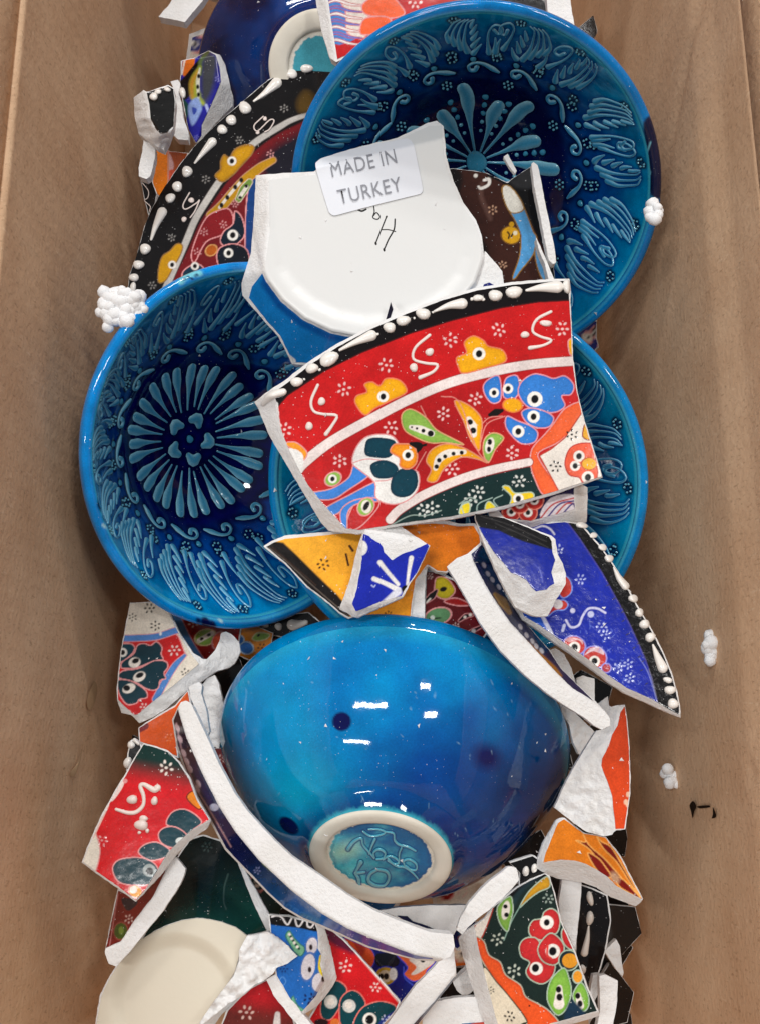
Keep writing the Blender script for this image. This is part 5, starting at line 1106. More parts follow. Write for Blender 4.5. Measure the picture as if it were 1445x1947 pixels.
relief('raised_stroke', tr(c9, [(446, 968), (425, 978), (375, 950), (355, 960), (372, 1010), (370, 1060), (335, 1095), (290, 1100), (228, 1082)]), [x/c9[2] for x in (38, 30, 22, 24, 20, 22, 24, 22, 18)], .8, W_.S, M_PINKE, W_.o, W_.org)
W_.beads(c9, [(312, 1030, 28, 26), (430, 1037, 18, 25), (360, 1165, 36, 30), (372, 1130, 26, 16), (392, 1195, 12), (350, 1205, 10)], M_PINKE, hm=1.1)

# red piece + its thick white edge, lower left
Yb = tr(c11, [(128, 262), (200, 300), (330, 225), (400, 115), (412, 108), (450, 84), (502, 150), (492, 190), (470, 240), (380, 380), (280, 500), (200, 600), (120, 686), (80, 672), (58, 610), (66, 560), (90, 440)])
Yw = tr(c11, [(412, 108), (450, 84), (502, 150), (492, 190), (470, 240), (380, 380), (280, 500), (200, 600), (120, 686), (80, 672), (58, 610), (62, 590), (150, 555), (222, 440), (330, 300), (388, 175)])
Y_ = Shard('ceramic_shard', 'long thick white broken edge of a dark red piece, lower left by the wall', 'shard', Yb, 14, hx=1, hy=-1, flat=Yw, fall=.45)
def pa(p):
    p.fr(c11); p.poly([(155, 310), (240, 330), (190, 380), (160, 350)], (30, 24, 44)); p.line([(300, 300), (400, 120)], 20, (150, 24, 30), soft=4); p.cl(190, 425, 28); p.dot(145, 492, 38, (62, 92, 26), 48, 10, out=(150, 70, 60)); p.dot(148, 488, 14, (120, 150, 60), 22); p.line([(80, 600), (130, 290)], 4, PINK)
Y_.glaze(tr(c11, [(132, 270), (200, 304), (330, 232), (400, 125), (384, 175), (326, 296), (218, 436), (146, 548), (62, 584), (72, 560), (96, 440)]), (124, 20, 22), pa)

# green bowl base with cream foot, bottom left
Xg1 = tr(c11, [(452, 100), (530, -10), (600, -30), (740, 15), (785, 110), (830, 230), (870, 330), (945, 488), (900, 505), (842, 515), (780, 470), (700, 440), (630, 424), (560, 418), (480, 430), (400, 458), (330, 490), (268, 535), (380, 330)])
Xd = tr(c11, [(5, 1080), (12, 1000), (40, 850), (80, 760), (130, 680), (190, 600), (250, 542), (330, 494), (400, 462), (480, 434), (560, 422), (630, 428), (700, 444), (780, 474), (842, 520), (800, 590), (790, 650), (770, 720), (720, 800), (640, 905), (540, 1080)])
Xb = tr(c11, [(0, 1090), (6, 1000), (30, 850), (72, 760), (124, 676), (180, 600), (250, 535), (380, 325), (450, 95), (520, -20), (600, -40), (745, 10), (800, 110), (900, 290), (1000, 480), (1115, 625), (1112, 645), (1060, 680), (1000, 700), (930, 770), (880, 790), (820, 850), (700, 950), (600, 1090)])
def haX(x, y):
    cx, cy = 180+450/2.89, 1600+900/2.89; r = np.hypot((x-cx)/151., (y-cy)/166.)
    k = np.clip((.86-r)/.22, 0, 1); return -1.8*k*k*(3-2*k)
X_ = Shard('ceramic_shard', 'dark green bowl base with a smooth cream foot, bottom left corner of the heap', 'shard', Xb, 4, flat=Xd, fall=.2, hadd=haX, hx=1.5, t=6, lump=.12)
def pa(p):
    p.fr(c11); p.c *= (1+.3*fbm(p.x/25, p.y/25, 3))[:, None]; p.grad((740, 60), (880, 480), (20, 58, 50)); p.cl(620, 30, 34, (60, 76, 74))
    p.line([(735, 180), (715, 250), (712, 330), (725, 372)], 7, (60, 82, 78))
X_.glaze(Xg1, (20, 30, 30), pa)
X_.glaze(Xd, (222, 213, 192), lambda p: (p.fr(c11), [p.dot(380+k*28, 505-8*k+10*math.sin(k*4), 9, (176, 166, 150), 5, soft=2) for k in range(8)]), name='cream_foot', spacing=3, mat=plain('satin_cream_glaze', (210, 202, 183), .42))
s = Shard('ceramic_shard', 'crumpled white clay lump on the right shoulder of the green bowl base', 'shard', tr(c11, [(840, 518), (900, 508), (950, 495), (1000, 520), (1060, 570), (1115, 630), (1060, 672), (1000, 695), (985, 725), (930, 765), (880, 790), (820, 840), (740, 890), (560, 1030), (640, 900), (720, 800), (770, 730), (795, 660), (795, 600)]), 12, hy=-1, lump=2.2, t=5)

# ---- left crescent seen edge-on
Pw = [(339, 1345), (345, 1335), (354, 1332), (364, 1337), (376, 1362), (391, 1394), (417, 1452), (447, 1508), (470, 1540), (493, 1566), (525, 1600), (556, 1629), (614, 1668), (662, 1702), (711, 1731), (759, 1751), (817, 1772), (861, 1777), (864, 1800), (856, 1818), (843, 1824), (788, 1814), (735, 1794),
      (662, 1764), (614, 1736), (556, 1692), (493, 1634), (449, 1581), (418, 1533), (384, 1466), (356, 1402)]
Pb = [(328, 1368), (339, 1345)]+Pw[1:21]+[(834, 1828), (790, 1826), (700, 1802), (655, 1782), (611, 1762), (575, 1748), (541, 1728), (510, 1700), (480, 1668), (452, 1640), (428, 1615), (398, 1558), (360, 1488), (336, 1420)]
P_ = Shard('ceramic_shard', 'long white crescent edge sweeping under the upside-down bowl, purple and blue face', 'shard', Pb, 33, hx=2.5, hy=.5, flat=Pw, fall=.5, lump=.2, amp=.5, cen=(560, 1620))
def pa(p):
    p.c[:] = lin((16, 26, 84)); n = fbm(p.x/14, p.y/14, 4); t = p.y
    k = np.clip((1500-t)/60, 0, 1)[:, None]; p.c = p.c*(1-k)+lin((44, 14, 44))*k; k = np.clip((t-1640)/90, 0, 1)[:, None]; p.c = p.c*(1-k)+lin((30, 96, 172))*k
    k = np.clip((t-1745)/20, 0, 1)[:, None]*np.clip((p.x-620)/30, 0, 1)[:, None]*.7; p.c = p.c*(1-k)+lin((76, 60, 150))*k; p.c *= (1+.35*n)[:, None]
    p.line([(336, 1375), (350, 1440), (375, 1500), (405, 1550), (440, 1610)], 3, (190, 150, 160)); p.line([(332, 1400), (356, 1470), (390, 1545)], 2.5, (150, 120, 130))
    for x, y in ((338, 1384), (343, 1405), (350, 1432), (356, 1448), (378, 1490), (382, 1530), (376, 1500), (362, 1462)): p.dot(x, y, 4, (225, 195, 205), 8, -25)
    p.dot(408, 1535, 9, (200, 205, 230), 7, soft=1)
    for k_ in range(7): x = 530+k_*13; y = 1722+k_*7.5; p.line([(x, y), (x+4, y-10), (x+12, y-6), (x+8, y)], 2, (60, 120, 190))
    p.cl(490, 1655, 8, (150, 160, 210)); p.cl(665, 1782, 7, (170, 160, 220)); p.line([(503, 1640), (520, 1655)], 8, (150, 170, 70), soft=2)
P_.glaze([(331, 1370), (339, 1349), (355, 1403), (383, 1467), (417, 1534), (448, 1582), (492, 1635), (555, 1694), (613, 1738), (661, 1766), (734, 1796), (787, 1816), (830, 1824), (790, 1823), (702, 1799), (657, 1779), (613, 1759), (577, 1745), (543, 1725), (512, 1697), (482, 1665), (454, 1637), (431, 1612), (401, 1555), (363, 1486), (339, 1418)], (20, 30, 90), pa, amp=.3)

# ---- bottom middle
s = Shard('ceramic_shard', 'red shard with teal eyed flowers at the bottom edge, middle', 'shard', tr(c12, [(380, 150), (500, 246), (640, 395), (812, 590), (790, 640), (700, 740), (660, 790), (180, 790), (300, 700), (380, 560), (440, 450), (420, 300)]), -4, hx=-.5)
def pa(p):
    p.fr(c12); p.line([(505, 250), (640, 405), (808, 600)], 9, (225, 170, 160)); p.poly([(380, 160), (540, 270), (560, 330), (420, 260)], (90, 20, 50), soft=5)
    p.cl(512, 398, 40); p.cl(678, 512, 32)
    for q in ([(375, 620), (395, 530), (430, 480), (480, 480), (520, 520), (500, 580), (470, 640), (430, 690), (385, 680)], [(478, 640), (490, 570), (540, 530), (590, 545), (622, 600), (600, 650), (550, 720), (490, 720)], [(560, 730), (590, 640), (650, 600), (720, 590), (790, 620), (760, 680), (690, 740)]):
        p.poly(q, (8, 62, 70), out=(225, 120, 110))
    p.dot(432, 592, 36, (205, 206, 200), 38); p.dot(432, 592, 20, CREAM); p.dot(533, 615, 36, (205, 206, 200), 36); p.dot(530, 610, 20, CREAM); p.eye(645, 690, 38, k=.6); p.dot(455, 710, 26, (230, 120, 50)); p.dot(380, 705, 40, (40, 12, 14), 20)
    p.poly([(690, 714), (780, 640), (800, 650), (760, 760)], (30, 50, 130)); p.cl(735, 690, 30, (190, 200, 230))
s.glaze(tr(c12, [(384, 160), (500, 256), (636, 400), (804, 592), (784, 636), (700, 736), (650, 780), (190, 780), (310, 700), (392, 560), (452, 450), (428, 300)]), (204, 24, 30), pa)
s = Shard('ceramic_shard', 'cobalt piece with orange petals and a yellow eye below the left crescent', 'shard', tr(c12, [(480, 210), (700, 270), (860, 300), (1040, 350), (1010, 420), (940, 480), (830, 605), (790, 600), (600, 390), (510, 270)]), -26, hx=-1)
def pa(p):
    p.fr(c12); p.poly([(500, 240), (600, 280), (650, 300), (675, 350), (650, 405), (600, 350)], (236, 90, 44), out=(40, 70, 200)); p.poly([(560, 270), (620, 290), (600, 340)], (190, 60, 50), soft=3)
    p.poly([(680, 330), (795, 330), (795, 395), (690, 395)], (12, 16, 34)); p.dot(730, 450, 58, (196, 160, 40), 52, out=(30, 50, 190)); p.dot(728, 452, 36, (226, 214, 190), 34); p.dot(708, 452, 14, BLK, 16); p.dot(734, 452, 14, BLK, 18); p.dot(772, 440, 22, (235, 236, 238), 34)
    p.poly([(790, 330), (850, 320), (1000, 360), (960, 420), (940, 460), (880, 480), (830, 440), (850, 400)], (240, 110, 60), out=(60, 80, 220)); p.poly([(860, 360), (940, 350), (1000, 370), (950, 410), (900, 440), (870, 440), (900, 400)], CREAM); p.dot(935, 362, 14, BLK); p.line([(830, 400), (835, 460), (880, 500)], 6, (70, 90, 220))
s.glaze(tr(c12, [(486, 216), (700, 278), (860, 308), (1030, 354), (1000, 416), (930, 474), (824, 598), (790, 590), (604, 386), (516, 270)]), (18, 26, 120), pa, mat=M_BLUE)
s = Shard('ceramic_shard', 'blue chip with black scroll rim and pale buds, white broken right edge', 'shard', tr(c12, [(90, 112), (200, 120), (345, 160), (370, 140), (400, 200), (432, 310), (464, 462), (440, 510), (405, 560), (350, 620), (272, 668), (250, 650), (210, 590), (130, 450), (110, 300)]), 10, hy=-1,
          flat=tr(c12, [(90, 112), (350, 160), (372, 330), (385, 460), (280, 648), (200, 560), (130, 440)]), fall=.3, lump=.8)
def pa(p):
    p.fr(c12); p.poly([(80, 90), (360, 140), (366, 205), (250, 185), (130, 172), (100, 160)], (14, 12, 14), soft=1)
    p.line([(108, 125), (140, 118), (165, 130), (185, 160), (200, 165), (220, 130), (235, 132), (245, 170), (262, 175), (285, 140), (300, 142), (305, 175), (325, 182), (345, 155), (358, 170)], 9, (225, 222, 222))
    p.poly([(185, 230), (205, 202), (232, 240), (260, 270), (290, 300), (270, 340), (240, 325), (210, 280)], (118, 178, 140), out=(50, 110, 110)); p.line([(205, 222), (235, 270), (258, 300)], 14, (30, 60, 50)); [p.dot(x, y, 8, CREAM) for x, y in ((205, 222), (218, 245), (232, 268), (248, 290))]
    for x, y, rx, ry, ex, ey in ((328, 284, 34, 50, 323, 292), (308, 400, 40, 78, 316, 415), (368, 485, 42, 56, 390, 468)): p.dot(x, y, rx, (214, 208, 214), ry, 10, out=(70, 110, 180)); p.dot(ex, ey, 10, (40, 26, 30), 16)
    p.poly([(372, 335), (388, 350), (385, 400), (395, 450), (375, 440), (362, 400)], (232, 206, 30)); p.cl(318, 575, 40, (16, 34, 90)); p.cl(175, 410, 26, (16, 40, 110)); p.line([(135, 500), (165, 455), (185, 480), (170, 505)], 5, (90, 150, 220))
    p.poly([(210, 620), (225, 560), (250, 610), (290, 640), (262, 665)], (110, 180, 150), out=(60, 120, 120))
s.glaze(tr(c12, [(96, 118), (200, 126), (345, 166), (356, 200), (362, 240), (360, 300), (378, 330), (372, 390), (390, 450), (398, 480), (372, 520), (350, 560), (276, 645), (256, 640), (218, 588), (138, 448), (116, 300)]), (34, 104, 188), pa)
s = Shard('ceramic_shard', 'white slanting edge strip along the left of the blue bud chip, bottom', 'shard', tr(c12, [(78, 470), (132, 438), (200, 545), (270, 650), (345, 740), (300, 780), (200, 660), (120, 560)]), 9, lump=.5)
s = Shard('ceramic_shard', 'red and brown shard at the bottom edge beside the crumpled clay lump', 'shard', tr(c12, [(-60, 560), (0, 510), (90, 462), (140, 560), (230, 690), (260, 790), (-200, 790), (-140, 640)]), 0)
s.glaze(tr(c12, [(-50, 560), (0, 518), (84, 474), (132, 562), (222, 692), (246, 780), (-190, 780), (-130, 640)]), (186, 26, 34), lambda p: (p.fr(c12), p.grad((60, 560), (40, 700), (110, 40, 34)), p.cl(-30, 650, 46, (226, 190, 180)), p.line([(140, 660), (136, 714)], [30, 40], (226, 218, 214))))
s = Shard('ceramic_shard', 'broad white edge-on stick rising from the bottom edge to the crescent tip', 'shard', tr(c12, [(1104, 286), (1118, 440), (1090, 490), (1020, 580), (900, 730), (870, 790), (690, 790), (745, 710), (830, 590), (900, 500), (1000, 400), (1060, 320)]), 14, hx=-1, hy=-1,
          flat=tr(c12, [(1104, 286), (1116, 440), (1000, 590), (860, 740), (820, 800), (690, 800), (745, 710), (900, 500), (1040, 340)]), fall=.5, lump=.4)
s.glaze(tr(c12, [(1114, 450), (1086, 496), (1010, 590), (900, 726), (875, 780), (830, 780), (880, 720), (1000, 590), (1104, 460)]), (60, 66, 92), None, amp=.3)
s = Shard('ceramic_shard', 'pale wedge with navy rim just under the foot of the upside-down bowl', 'shard', tr(c12, [(700, 90), (780, 75), (960, 62), (1175, 60), (1160, 120), (1105, 225), (1040, 215), (980, 190), (870, 150), (800, 130)]), -16, hx=1)
s.glaze(tr(c12, [(790, 118), (850, 122), (880, 150), (960, 175), (1010, 200), (960, 196), (860, 160)]), (14, 18, 60), None)
s = Shard('ceramic_shard', 'flat pale clay tablet at the bottom edge, left of the dark green flowered shard', 'shard', tr(c12, [(935, 680), (1010, 590), (1100, 570), (1250, 563), (1290, 640), (1330, 790), (930, 790)]), 2, lump=.3)
s.glaze(tr(c12, [(1150, 712), (1320, 700), (1326, 780), (1120, 780)]), (46, 96, 150), lambda p: p.fr(c12).poly([(1200, 712), (1300, 705), (1320, 740), (1200, 750)], (200, 70, 50)), amp=.5)
s = Shard('ceramic_shard', 'little grey cube-like clay fragment in the gap above the pale tablet', 'shard', tr(c12, [(1100, 485), (1180, 405), (1215, 440), (1235, 500), (1200, 540), (1160, 562), (1120, 530)]), -8, t=7)

# ---- right: dark green flowered shard and neighbours
ADb = tr(c13, [(58, 1402), (100, 1360), (140, 1330), (200, 1290), (250, 1225), (380, 1115), (460, 1070), (535, 1040), (560, 1055), (590, 1150), (625, 1300), (705, 1480), (765, 1650), (832, 1800), (832, 1826), (760, 1850), (640, 1880), (560, 1960), (230, 1960), (180, 1800), (120, 1620)])
ADg = tr(c13, [(148, 1330), (200, 1296), (252, 1232), (382, 1124), (460, 1080), (536, 1046), (558, 1064), (584, 1152), (618, 1304), (698, 1484), (756, 1652), (820, 1798), (770, 1812), (660, 1842), (560, 1868), (520, 1950), (300, 1950), (262, 1820), (210, 1620), (168, 1440)])
AD = Shard('ceramic_shard', 'dark green shard with red berries, green leaves and an orange scalloped band, bottom right', 'shard', ADb, 10, hx=.5, flat=ADg, fall=.26, lump=.5)
def pa(p):
    p.fr(c13); p.poly([(360, 1120), (420, 1050), (560, 1010), (560, 1050), (470, 1090), (400, 1130), (300, 1215), (250, 1240)], (14, 12, 14), rnd=False)
    p.line([(500, 1050), (400, 1140), (350, 1230), (300, 1300)], 26, (36, 58, 66), soft=3, k0=.6)
    p.poly([(150, 1330), (245, 1232), (232, 1290), (185, 1400), (150, 1400)], CREAM, out=(180, 60, 50))
    p.poly([(150, 1392), (200, 1415), (228, 1490), (290, 1530), (320, 1600), (400, 1655), (430, 1720), (500, 1760), (560, 1800), (620, 1880), (600, 1990), (440, 1900), (430, 1850), (330, 1720), (220, 1570), (170, 1480)], (234, 88, 36), out=(180, 180, 160), edge=(190, 54, 20))
    p.poly([(195, 1560), (270, 1640), (340, 1720), (435, 1850), (400, 1875), (280, 1990), (200, 1800)], (226, 214, 190), out=(60, 60, 40)); p.dot(450, 1770, 5, BLK)
    LN = (170, 190, 170)
    p.poly([(395, 1230), (440, 1150), (500, 1090), (550, 1060), (562, 1115), (500, 1145), (440, 1190)], (206, 152, 34), out=LN, edge=(160, 110, 20)); p.line([(310, 1410), (350, 1310), (400, 1220)], 6, (130, 165, 150))
    p.poly([(275, 1225), (342, 1168), (358, 1210), (358, 1260), (345, 1310), (328, 1362), (285, 1310)], (128, 170, 74), out=LN, edge=(90, 150, 50)); p.dot(320, 1245, 22, CREAM, 52, 10); p.dot(318, 1224, 12, BLK); p.dot(324, 1270, 13, BLK)
    for q in ([(445, 1345), (470, 1300), (515, 1290), (530, 1255), (570, 1235), (608, 1262), (618, 1315), (600, 1370), (550, 1385), (515, 1410), (460, 1390)], [(395, 1440), (425, 1400), (480, 1395), (510, 1430), (505, 1480), (540, 1530), (590, 1545), (575, 1610), (520, 1650), (455, 1625), (430, 1580), (450, 1530), (405, 1500)],
              [(505, 1430), (560, 1372), (605, 1390), (640, 1440), (630, 1500), (590, 1545), (530, 1530), (498, 1480)], [(625, 1370), (645, 1345), (690, 1450), (665, 1455), (635, 1420)]):
        p.poly(q, (196, 44, 46), out=LN, edge=(150, 30, 34))
    p.eye(545, 1312, 38, k=.42); p.eye(578, 1470, 40, k=.52); p.eye(487, 1565, 36, k=.55, dx=-4, dy=-3); p.line([(550, 1440), (548, 1490), (570, 1510)], 12, (220, 70, 60))
    p.dot(665, 1520, 54, (24, 44, 50), 56, out=LN); p.dot(672, 1522, 42, (222, 150, 40), 40); p.dot(715, 1610, 28, (226, 150, 40), 36, out=LN)
    p.poly([(600, 1820), (552, 1750), (550, 1680), (580, 1610), (640, 1562), (668, 1620), (680, 1700), (650, 1790)], (130, 182, 70), out=LN, edge=(90, 150, 50)); p.line([(615, 1670), (612, 1760)], [30, 60], CREAM); p.dot(610, 1680, 15, BLK, 18); p.dot(615, 1722, 17, BLK, 20)
    p.poly([(740, 1800), (690, 1730), (700, 1680), (735, 1642), (770, 1700), (775, 1770)], (130, 182, 70), out=LN, edge=(90, 150, 50)); p.line([(718, 1710), (728, 1770)], [28, 44], CREAM); p.dot(715, 1715, 14, BLK, 17); p.dot(728, 1758, 14, BLK, 18)
    p.poly([(640, 1850), (680, 1740), (760, 1820), (700, 1860)], (24, 48, 70), soft=3)
    p.cl(275, 1405, 38, (196, 205, 190)); p.cl(366, 1578, 42, (196, 205, 190)); p.cl(555, 1182, 34, (150, 165, 155)); p.cl(340, 1828, 34, BLK); p.cl(238, 1685, 22, BLK)
AD.glaze(ADg, (24, 40, 36), pa, spacing=1.3)
AD.beads(c13, [(478, 1012, 16, 26, 10), (430, 1032, 17, 29, 8)], hm=.8)
s = Shard('ceramic_shard', 'thick white rounded stick pointing up right, above the dark green flowered shard', 'shard', tr(c13, [(388, 1038), (378, 1012), (355, 1002), (330, 1006), (290, 1040), (222, 1092), (165, 1150), (112, 1212), (75, 1280), (48, 1352), (80, 1380), (112, 1340), (165, 1290), (232, 1240), (300, 1180), (360, 1120), (392, 1078)]), 26, hx=2, hy=.5, t=5)
s = Shard('ceramic_shard', 'black bead-rimmed fragment between the upside-down bowl and the dark green shard', 'shard', tr(c13, [(340, 980), (470, 940), (560, 1000), (545, 1045), (420, 1100), (390, 1110), (396, 1040)]), 6)
s.glaze(tr(c13, [(346, 986), (468, 948), (552, 1002), (540, 1038), (420, 1092), (398, 1100), (400, 1040)]), (14, 13, 14), None)
s.beads(c13, [(430, 1030, 18, 30, 8), (476, 1013, 16, 27, 8)], hm=1.4)
s = Shard('ceramic_shard', 'white upright slab between the dark green shard and the black beaded piece', 'shard', tr(c13, [(628, 1075), (680, 1080), (736, 1092), (732, 1180), (720, 1300), (706, 1420), (700, 1470), (668, 1390), (622, 1296), (612, 1200)]), -4, hy=1)
s = Shard('ceramic_shard', 'shadowed black piece with grey beads beside the right wall, bottom', 'shard', tr(c13, [(725, 1100), (790, 1120), (880, 1160), (900, 1300), (870, 1470), (830, 1600), (800, 1780), (760, 1640), (700, 1490), (705, 1380), (722, 1240)]), -30, hx=4, hy=-3)
s.glaze(tr(c13, [(730, 1108), (790, 1128), (872, 1166), (892, 1300), (862, 1470), (822, 1600), (798, 1760), (766, 1640), (708, 1490), (712, 1380), (728, 1240)]), (16, 12, 14), None)
s.beads(c13, [(783, 1180, 19, 40, -10), (782, 1288, 22, 40), ([(775, 1335), (768, 1400), (752, 1480)], [12, 30, 42]), (742, 1570, 18, 30)], hm=1.4)
s = Shard('ceramic_shard', 'small grey pointed splinter low by the right wall, under the flame-patterned shard', 'shard', tr(c13, [(862, 1470), (900, 1430), (928, 1405), (945, 1440), (968, 1590), (960, 1610), (920, 1560)]), -30, lump=.6)
s = Shard('ceramic_shard', 'white slab standing at the bottom edge near the right wall', 'shard', tr(c13, [(835, 1605), (870, 1600), (935, 1632), (932, 1750), (905, 1900), (820, 1900), (838, 1790)]), -10, lump=.2)
s = Shard('ceramic_shard', 'thin grey sliver left of the white standing slab, bottom right', 'shard', tr(c13, [(800, 1600), (838, 1596), (830, 1700), (800, 1760), (778, 1740)]), -16)

AGb = tr(c13, [(598, 748), (618, 735), (642, 738), (750, 818), (868, 838), (952, 945), (1010, 1060), (1075, 1182), (1062, 1200), (1032, 1222), (900, 1174), (820, 1120), (740, 1092), (610, 1072), (540, 1045), (488, 1012), (495, 960), (522, 880)])
AGg = tr(c13, [(606, 766), (640, 744), (748, 824), (866, 845), (946, 950), (1004, 1062), (1068, 1182), (1000, 1150), (930, 1112), (880, 1062), (820, 1022), (760, 990), (700, 972), (620, 966), (528, 982), (540, 930)])
s = Shard('ceramic_shard', 'orange shard with dark red flame stripes and a broad white edge, right side', 'shard', AGb, 14, hx=2, hy=-1, flat=AGg, fall=.3, lump=.4)
def pa(p):
    p.fr(c13); p.c *= (1+.1*fbm(p.x/20, p.y/20, 3))[:, None]; LN = (236, 170, 90)
    for q in ([(740, 815), (760, 860), (790, 900), (860, 960), (950, 1060), (1000, 1130), (960, 1090), (880, 1040), (820, 960), (775, 905), (705, 860), (760, 870)], [(820, 840), (850, 870), (900, 900), (960, 1000), (1060, 1170), (1000, 1090), (930, 980), (860, 910)],
              [(770, 930), (830, 960), (870, 1010), (900, 1060), (860, 1060), (810, 1010)], [(930, 1065), (970, 1080), (1060, 1180), (1000, 1150), (940, 1110)]): p.poly(q, (120, 20, 12), out=LN)
    p.dot(920, 1065, 22, (180, 140, 110), 34, -30, soft=3)
s.glaze(AGg, (222, 124, 28), pa)
AFb = tr(c13, [(822, 112), (850, 90), (882, 68), (890, 130), (930, 118), (975, 116), (988, 200), (1000, 350), (1005, 500), (1004, 600), (990, 700), (976, 800), (922, 806), (905, 830), (860, 838), (760, 812), (700, 770), (640, 722), (588, 682), (640, 560), (700, 450), (765, 340), (818, 258), (860, 250), (896, 225), (870, 160)])
AFg = tr(c13, [(974, 124), (984, 200), (996, 350), (1000, 500), (999, 600), (985, 700), (971, 795), (924, 798), (918, 740), (912, 690), (905, 620), (882, 545), (860, 490), (845, 450), (850, 410), (872, 370), (890, 330), (905, 280), (935, 230), (950, 160)])
s = Shard('ceramic_shard', 'orange-red glazed piece with large white broken face beside the right wall', 'shard', AFb, 24, hx=1.2, flat=AFg, fall=.1, lump=.9)
s.glaze(AFg, (216, 72, 28), lambda p: (p.fr(c13), p.grad((950, 700), (980, 120), (196, 62, 22)), [p.dot(x, y, 12, (232, 190, 160), 15) for x, y in ((993, 608), (980, 650), (992, 665))]))
s = Shard('ceramic_shard', 'pale jagged clay piece between the bowl and the orange-red piece, partly shaded', 'shard', tr(c13, [(612, 110), (700, 160), (790, 245), (812, 268), (770, 330), (725, 392), (690, 320), (668, 230), (640, 180)]), -6, lump=1.2)
s = Shard('ceramic_shard', 'grey slab standing in the dark gap under the cobalt shard, right', 'shard', tr(c8, [(610, 830), (650, 815), (700, 850), (740, 930), (760, 1010), (720, 1010), (660, 920)]), -6, lump=.5)
s = Shard('ceramic_shard', 'dim grey block under the lower edge of the long cobalt shard', 'shard', tr(c8, [(765, 980), (800, 965), (866, 985), (866, 1110), (820, 1080), (770, 1020)]), -16)

# ---- foam crumbs
def foam(label, u, v, z, spec, seed):
    r = np.random.default_rng(seed); org = P(u, v, z); V = []; Fc = []; n = 0
    import bmesh
    bm = bmesh.new(); bmesh.ops.create_icosphere(bm, subdivisions=2, radius=1); sv = np.array([q.co[:] for q in bm.verts]); sf = np.array([[q.index for q in f.verts] for f in bm.faces]); bm.free()
    for x, y, rr in spec:
        dz = r.uniform(-.6, .9); R = rr*.42/F*1000*1.12
        nn = sv*(1+.06*r.normal(size=(len(sv), 1))); c = P(x, y, z+dz*R)
        V.append(c+nn*np.array([1, 1, .9])*R/1000*r.uniform(.9, 1.1)); Fc.append(sf+n); n += len(sv)
    o = mesh_np('foam_crumb', np.concatenate(V), [np.concatenate(Fc)], M_FOAM, None, origin=org); o.location = org
    o['label'] = label; o['category'] = 'foam'; o['group'] = 'white foam crumbs'
r = np.random.default_rng(4)
spec = [(193, 594, 9), (206, 622, 10), (199, 556, 10), (210, 566, 9)]
for k in range(90):
    a, b_ = r.uniform(0, 6.28), math.sqrt(r.random()); x = 236+38*b_*math.cos(a); y = 584+33*b_*math.sin(a)
    if x*.75+y < 795: spec.append((x, y, r.uniform(7.5, 12)))
foam('knobbly clump of white foam beads wedged between left wall and leaning bowl', 235, 590, 48, spec, 1)
foam('small white foam crumb stuck on the right rim of the upper right bowl', 1242, 403, 46, [(1240, 388, 11), (1249, 395, 9), (1238, 402, 12), (1250, 408, 9), (1244, 417, 10), (1234, 413, 8), (1254, 402, 6), (1240, 383, 6)], 2)
for lab_, pts, sd in (('oval white foam crumb clinging to the right wall, upper of the two', [(1350, 1210, 11), (1352, 1222, 12), (1348, 1234, 13), (1351, 1246, 10), (1349, 1256, 9), (1356, 1238, 8), (1344, 1226, 9)], 3),
                      ('forked white foam crumb clinging to the right wall, lower of the two', [(1268, 1462, 11), (1263, 1472, 9), (1275, 1476, 11), (1283, 1474, 8), (1272, 1488, 10), (1286, 1490, 8), (1278, 1484, 10)], 4)):
    q = [wallpt(a, b_, 1, .0012) for a, b_, _ in pts]; zz = float(np.mean([p_[2] for p_ in q]))*1000
    foam(lab_, pts[2][0], pts[2][1], zz, pts, sd)

# ---- dim pieces deep in the gaps
GL = [(150, 24, 28), (20, 34, 120), (16, 14, 16), (220, 110, 30), (226, 216, 200), (20, 50, 48), (30, 100, 170), (230, 225, 215)]
r = np.random.default_rng(12)
def deep(u, v, z, rad, k, plainp=False):
    n = int(r.integers(4, 7)); a0 = r.uniform(0, 6); R = [rad*r.uniform(.6, 1.15) for _ in range(n)]
    poly = [(u+R[i]*math.cos(a0+i*2*math.pi/n+r.uniform(-.25, .25)), v+R[i]*math.sin(a0+i*2*math.pi/n)) for i in range(n)]
    for i in range(n):
        q = np.array(poly[i]); c_ = np.array([u, v])
        for f_ in (1, .85, .7, .55, .4, .25, .1):
            pt_ = P(*(c_+(q-c_)*f_), z)
            if abs(pt_[0]) < Wall(pt_[2])-.008: break
        poly[i] = tuple(c_+(q-c_)*f_)
    pa_ = np.array(poly)
    if np.ptp(pa_[:, 0]) < 45 or np.ptp(pa_[:, 1]) < 45: return
    s = Shard('ceramic_shard', 'broken pottery piece lying dim and deep in the gaps of the heap', 'shard', poly, z, hx=r.uniform(-5, 5), hy=r.uniform(-5, 5), step=14, group='dim pieces deep in the gaps', seed=k)
    s.o['ci'] = k % len(GL)
    c = np.array([u, v]); g = [tuple(c+(np.array(q)-c)*(.985 if plainp else .9)) for q in poly]
    colr = GL[k % len(GL)]
    def pa(p):
        for _ in range(0 if plainp else 3):
            x, y = u+r.uniform(-.5, .5)*rad, v+r.uniform(-.5, .5)*rad; p.dot(x, y, rad*.16, GL[int(r.integers(8))], out=PINK); p.eye(x, y, rad*.07); p.cl(x+rad*.3, y, rad*.12)
    s.glaze(g, colr, pa, spacing=5)
k = 0
for v in range(-60, 2080, 190):
    for u in range(int(400-max(0, v)*.05), int(1010+max(0, v)*.03), 190):
        uu, vv = u+r.uniform(-30, 30), v+r.uniform(-30, 30)
        deep(uu, vv, -84+r.uniform(-6, 8) if v > 1250 or v < 500 else -96+r.uniform(-3, 6), 100, k); k += 1
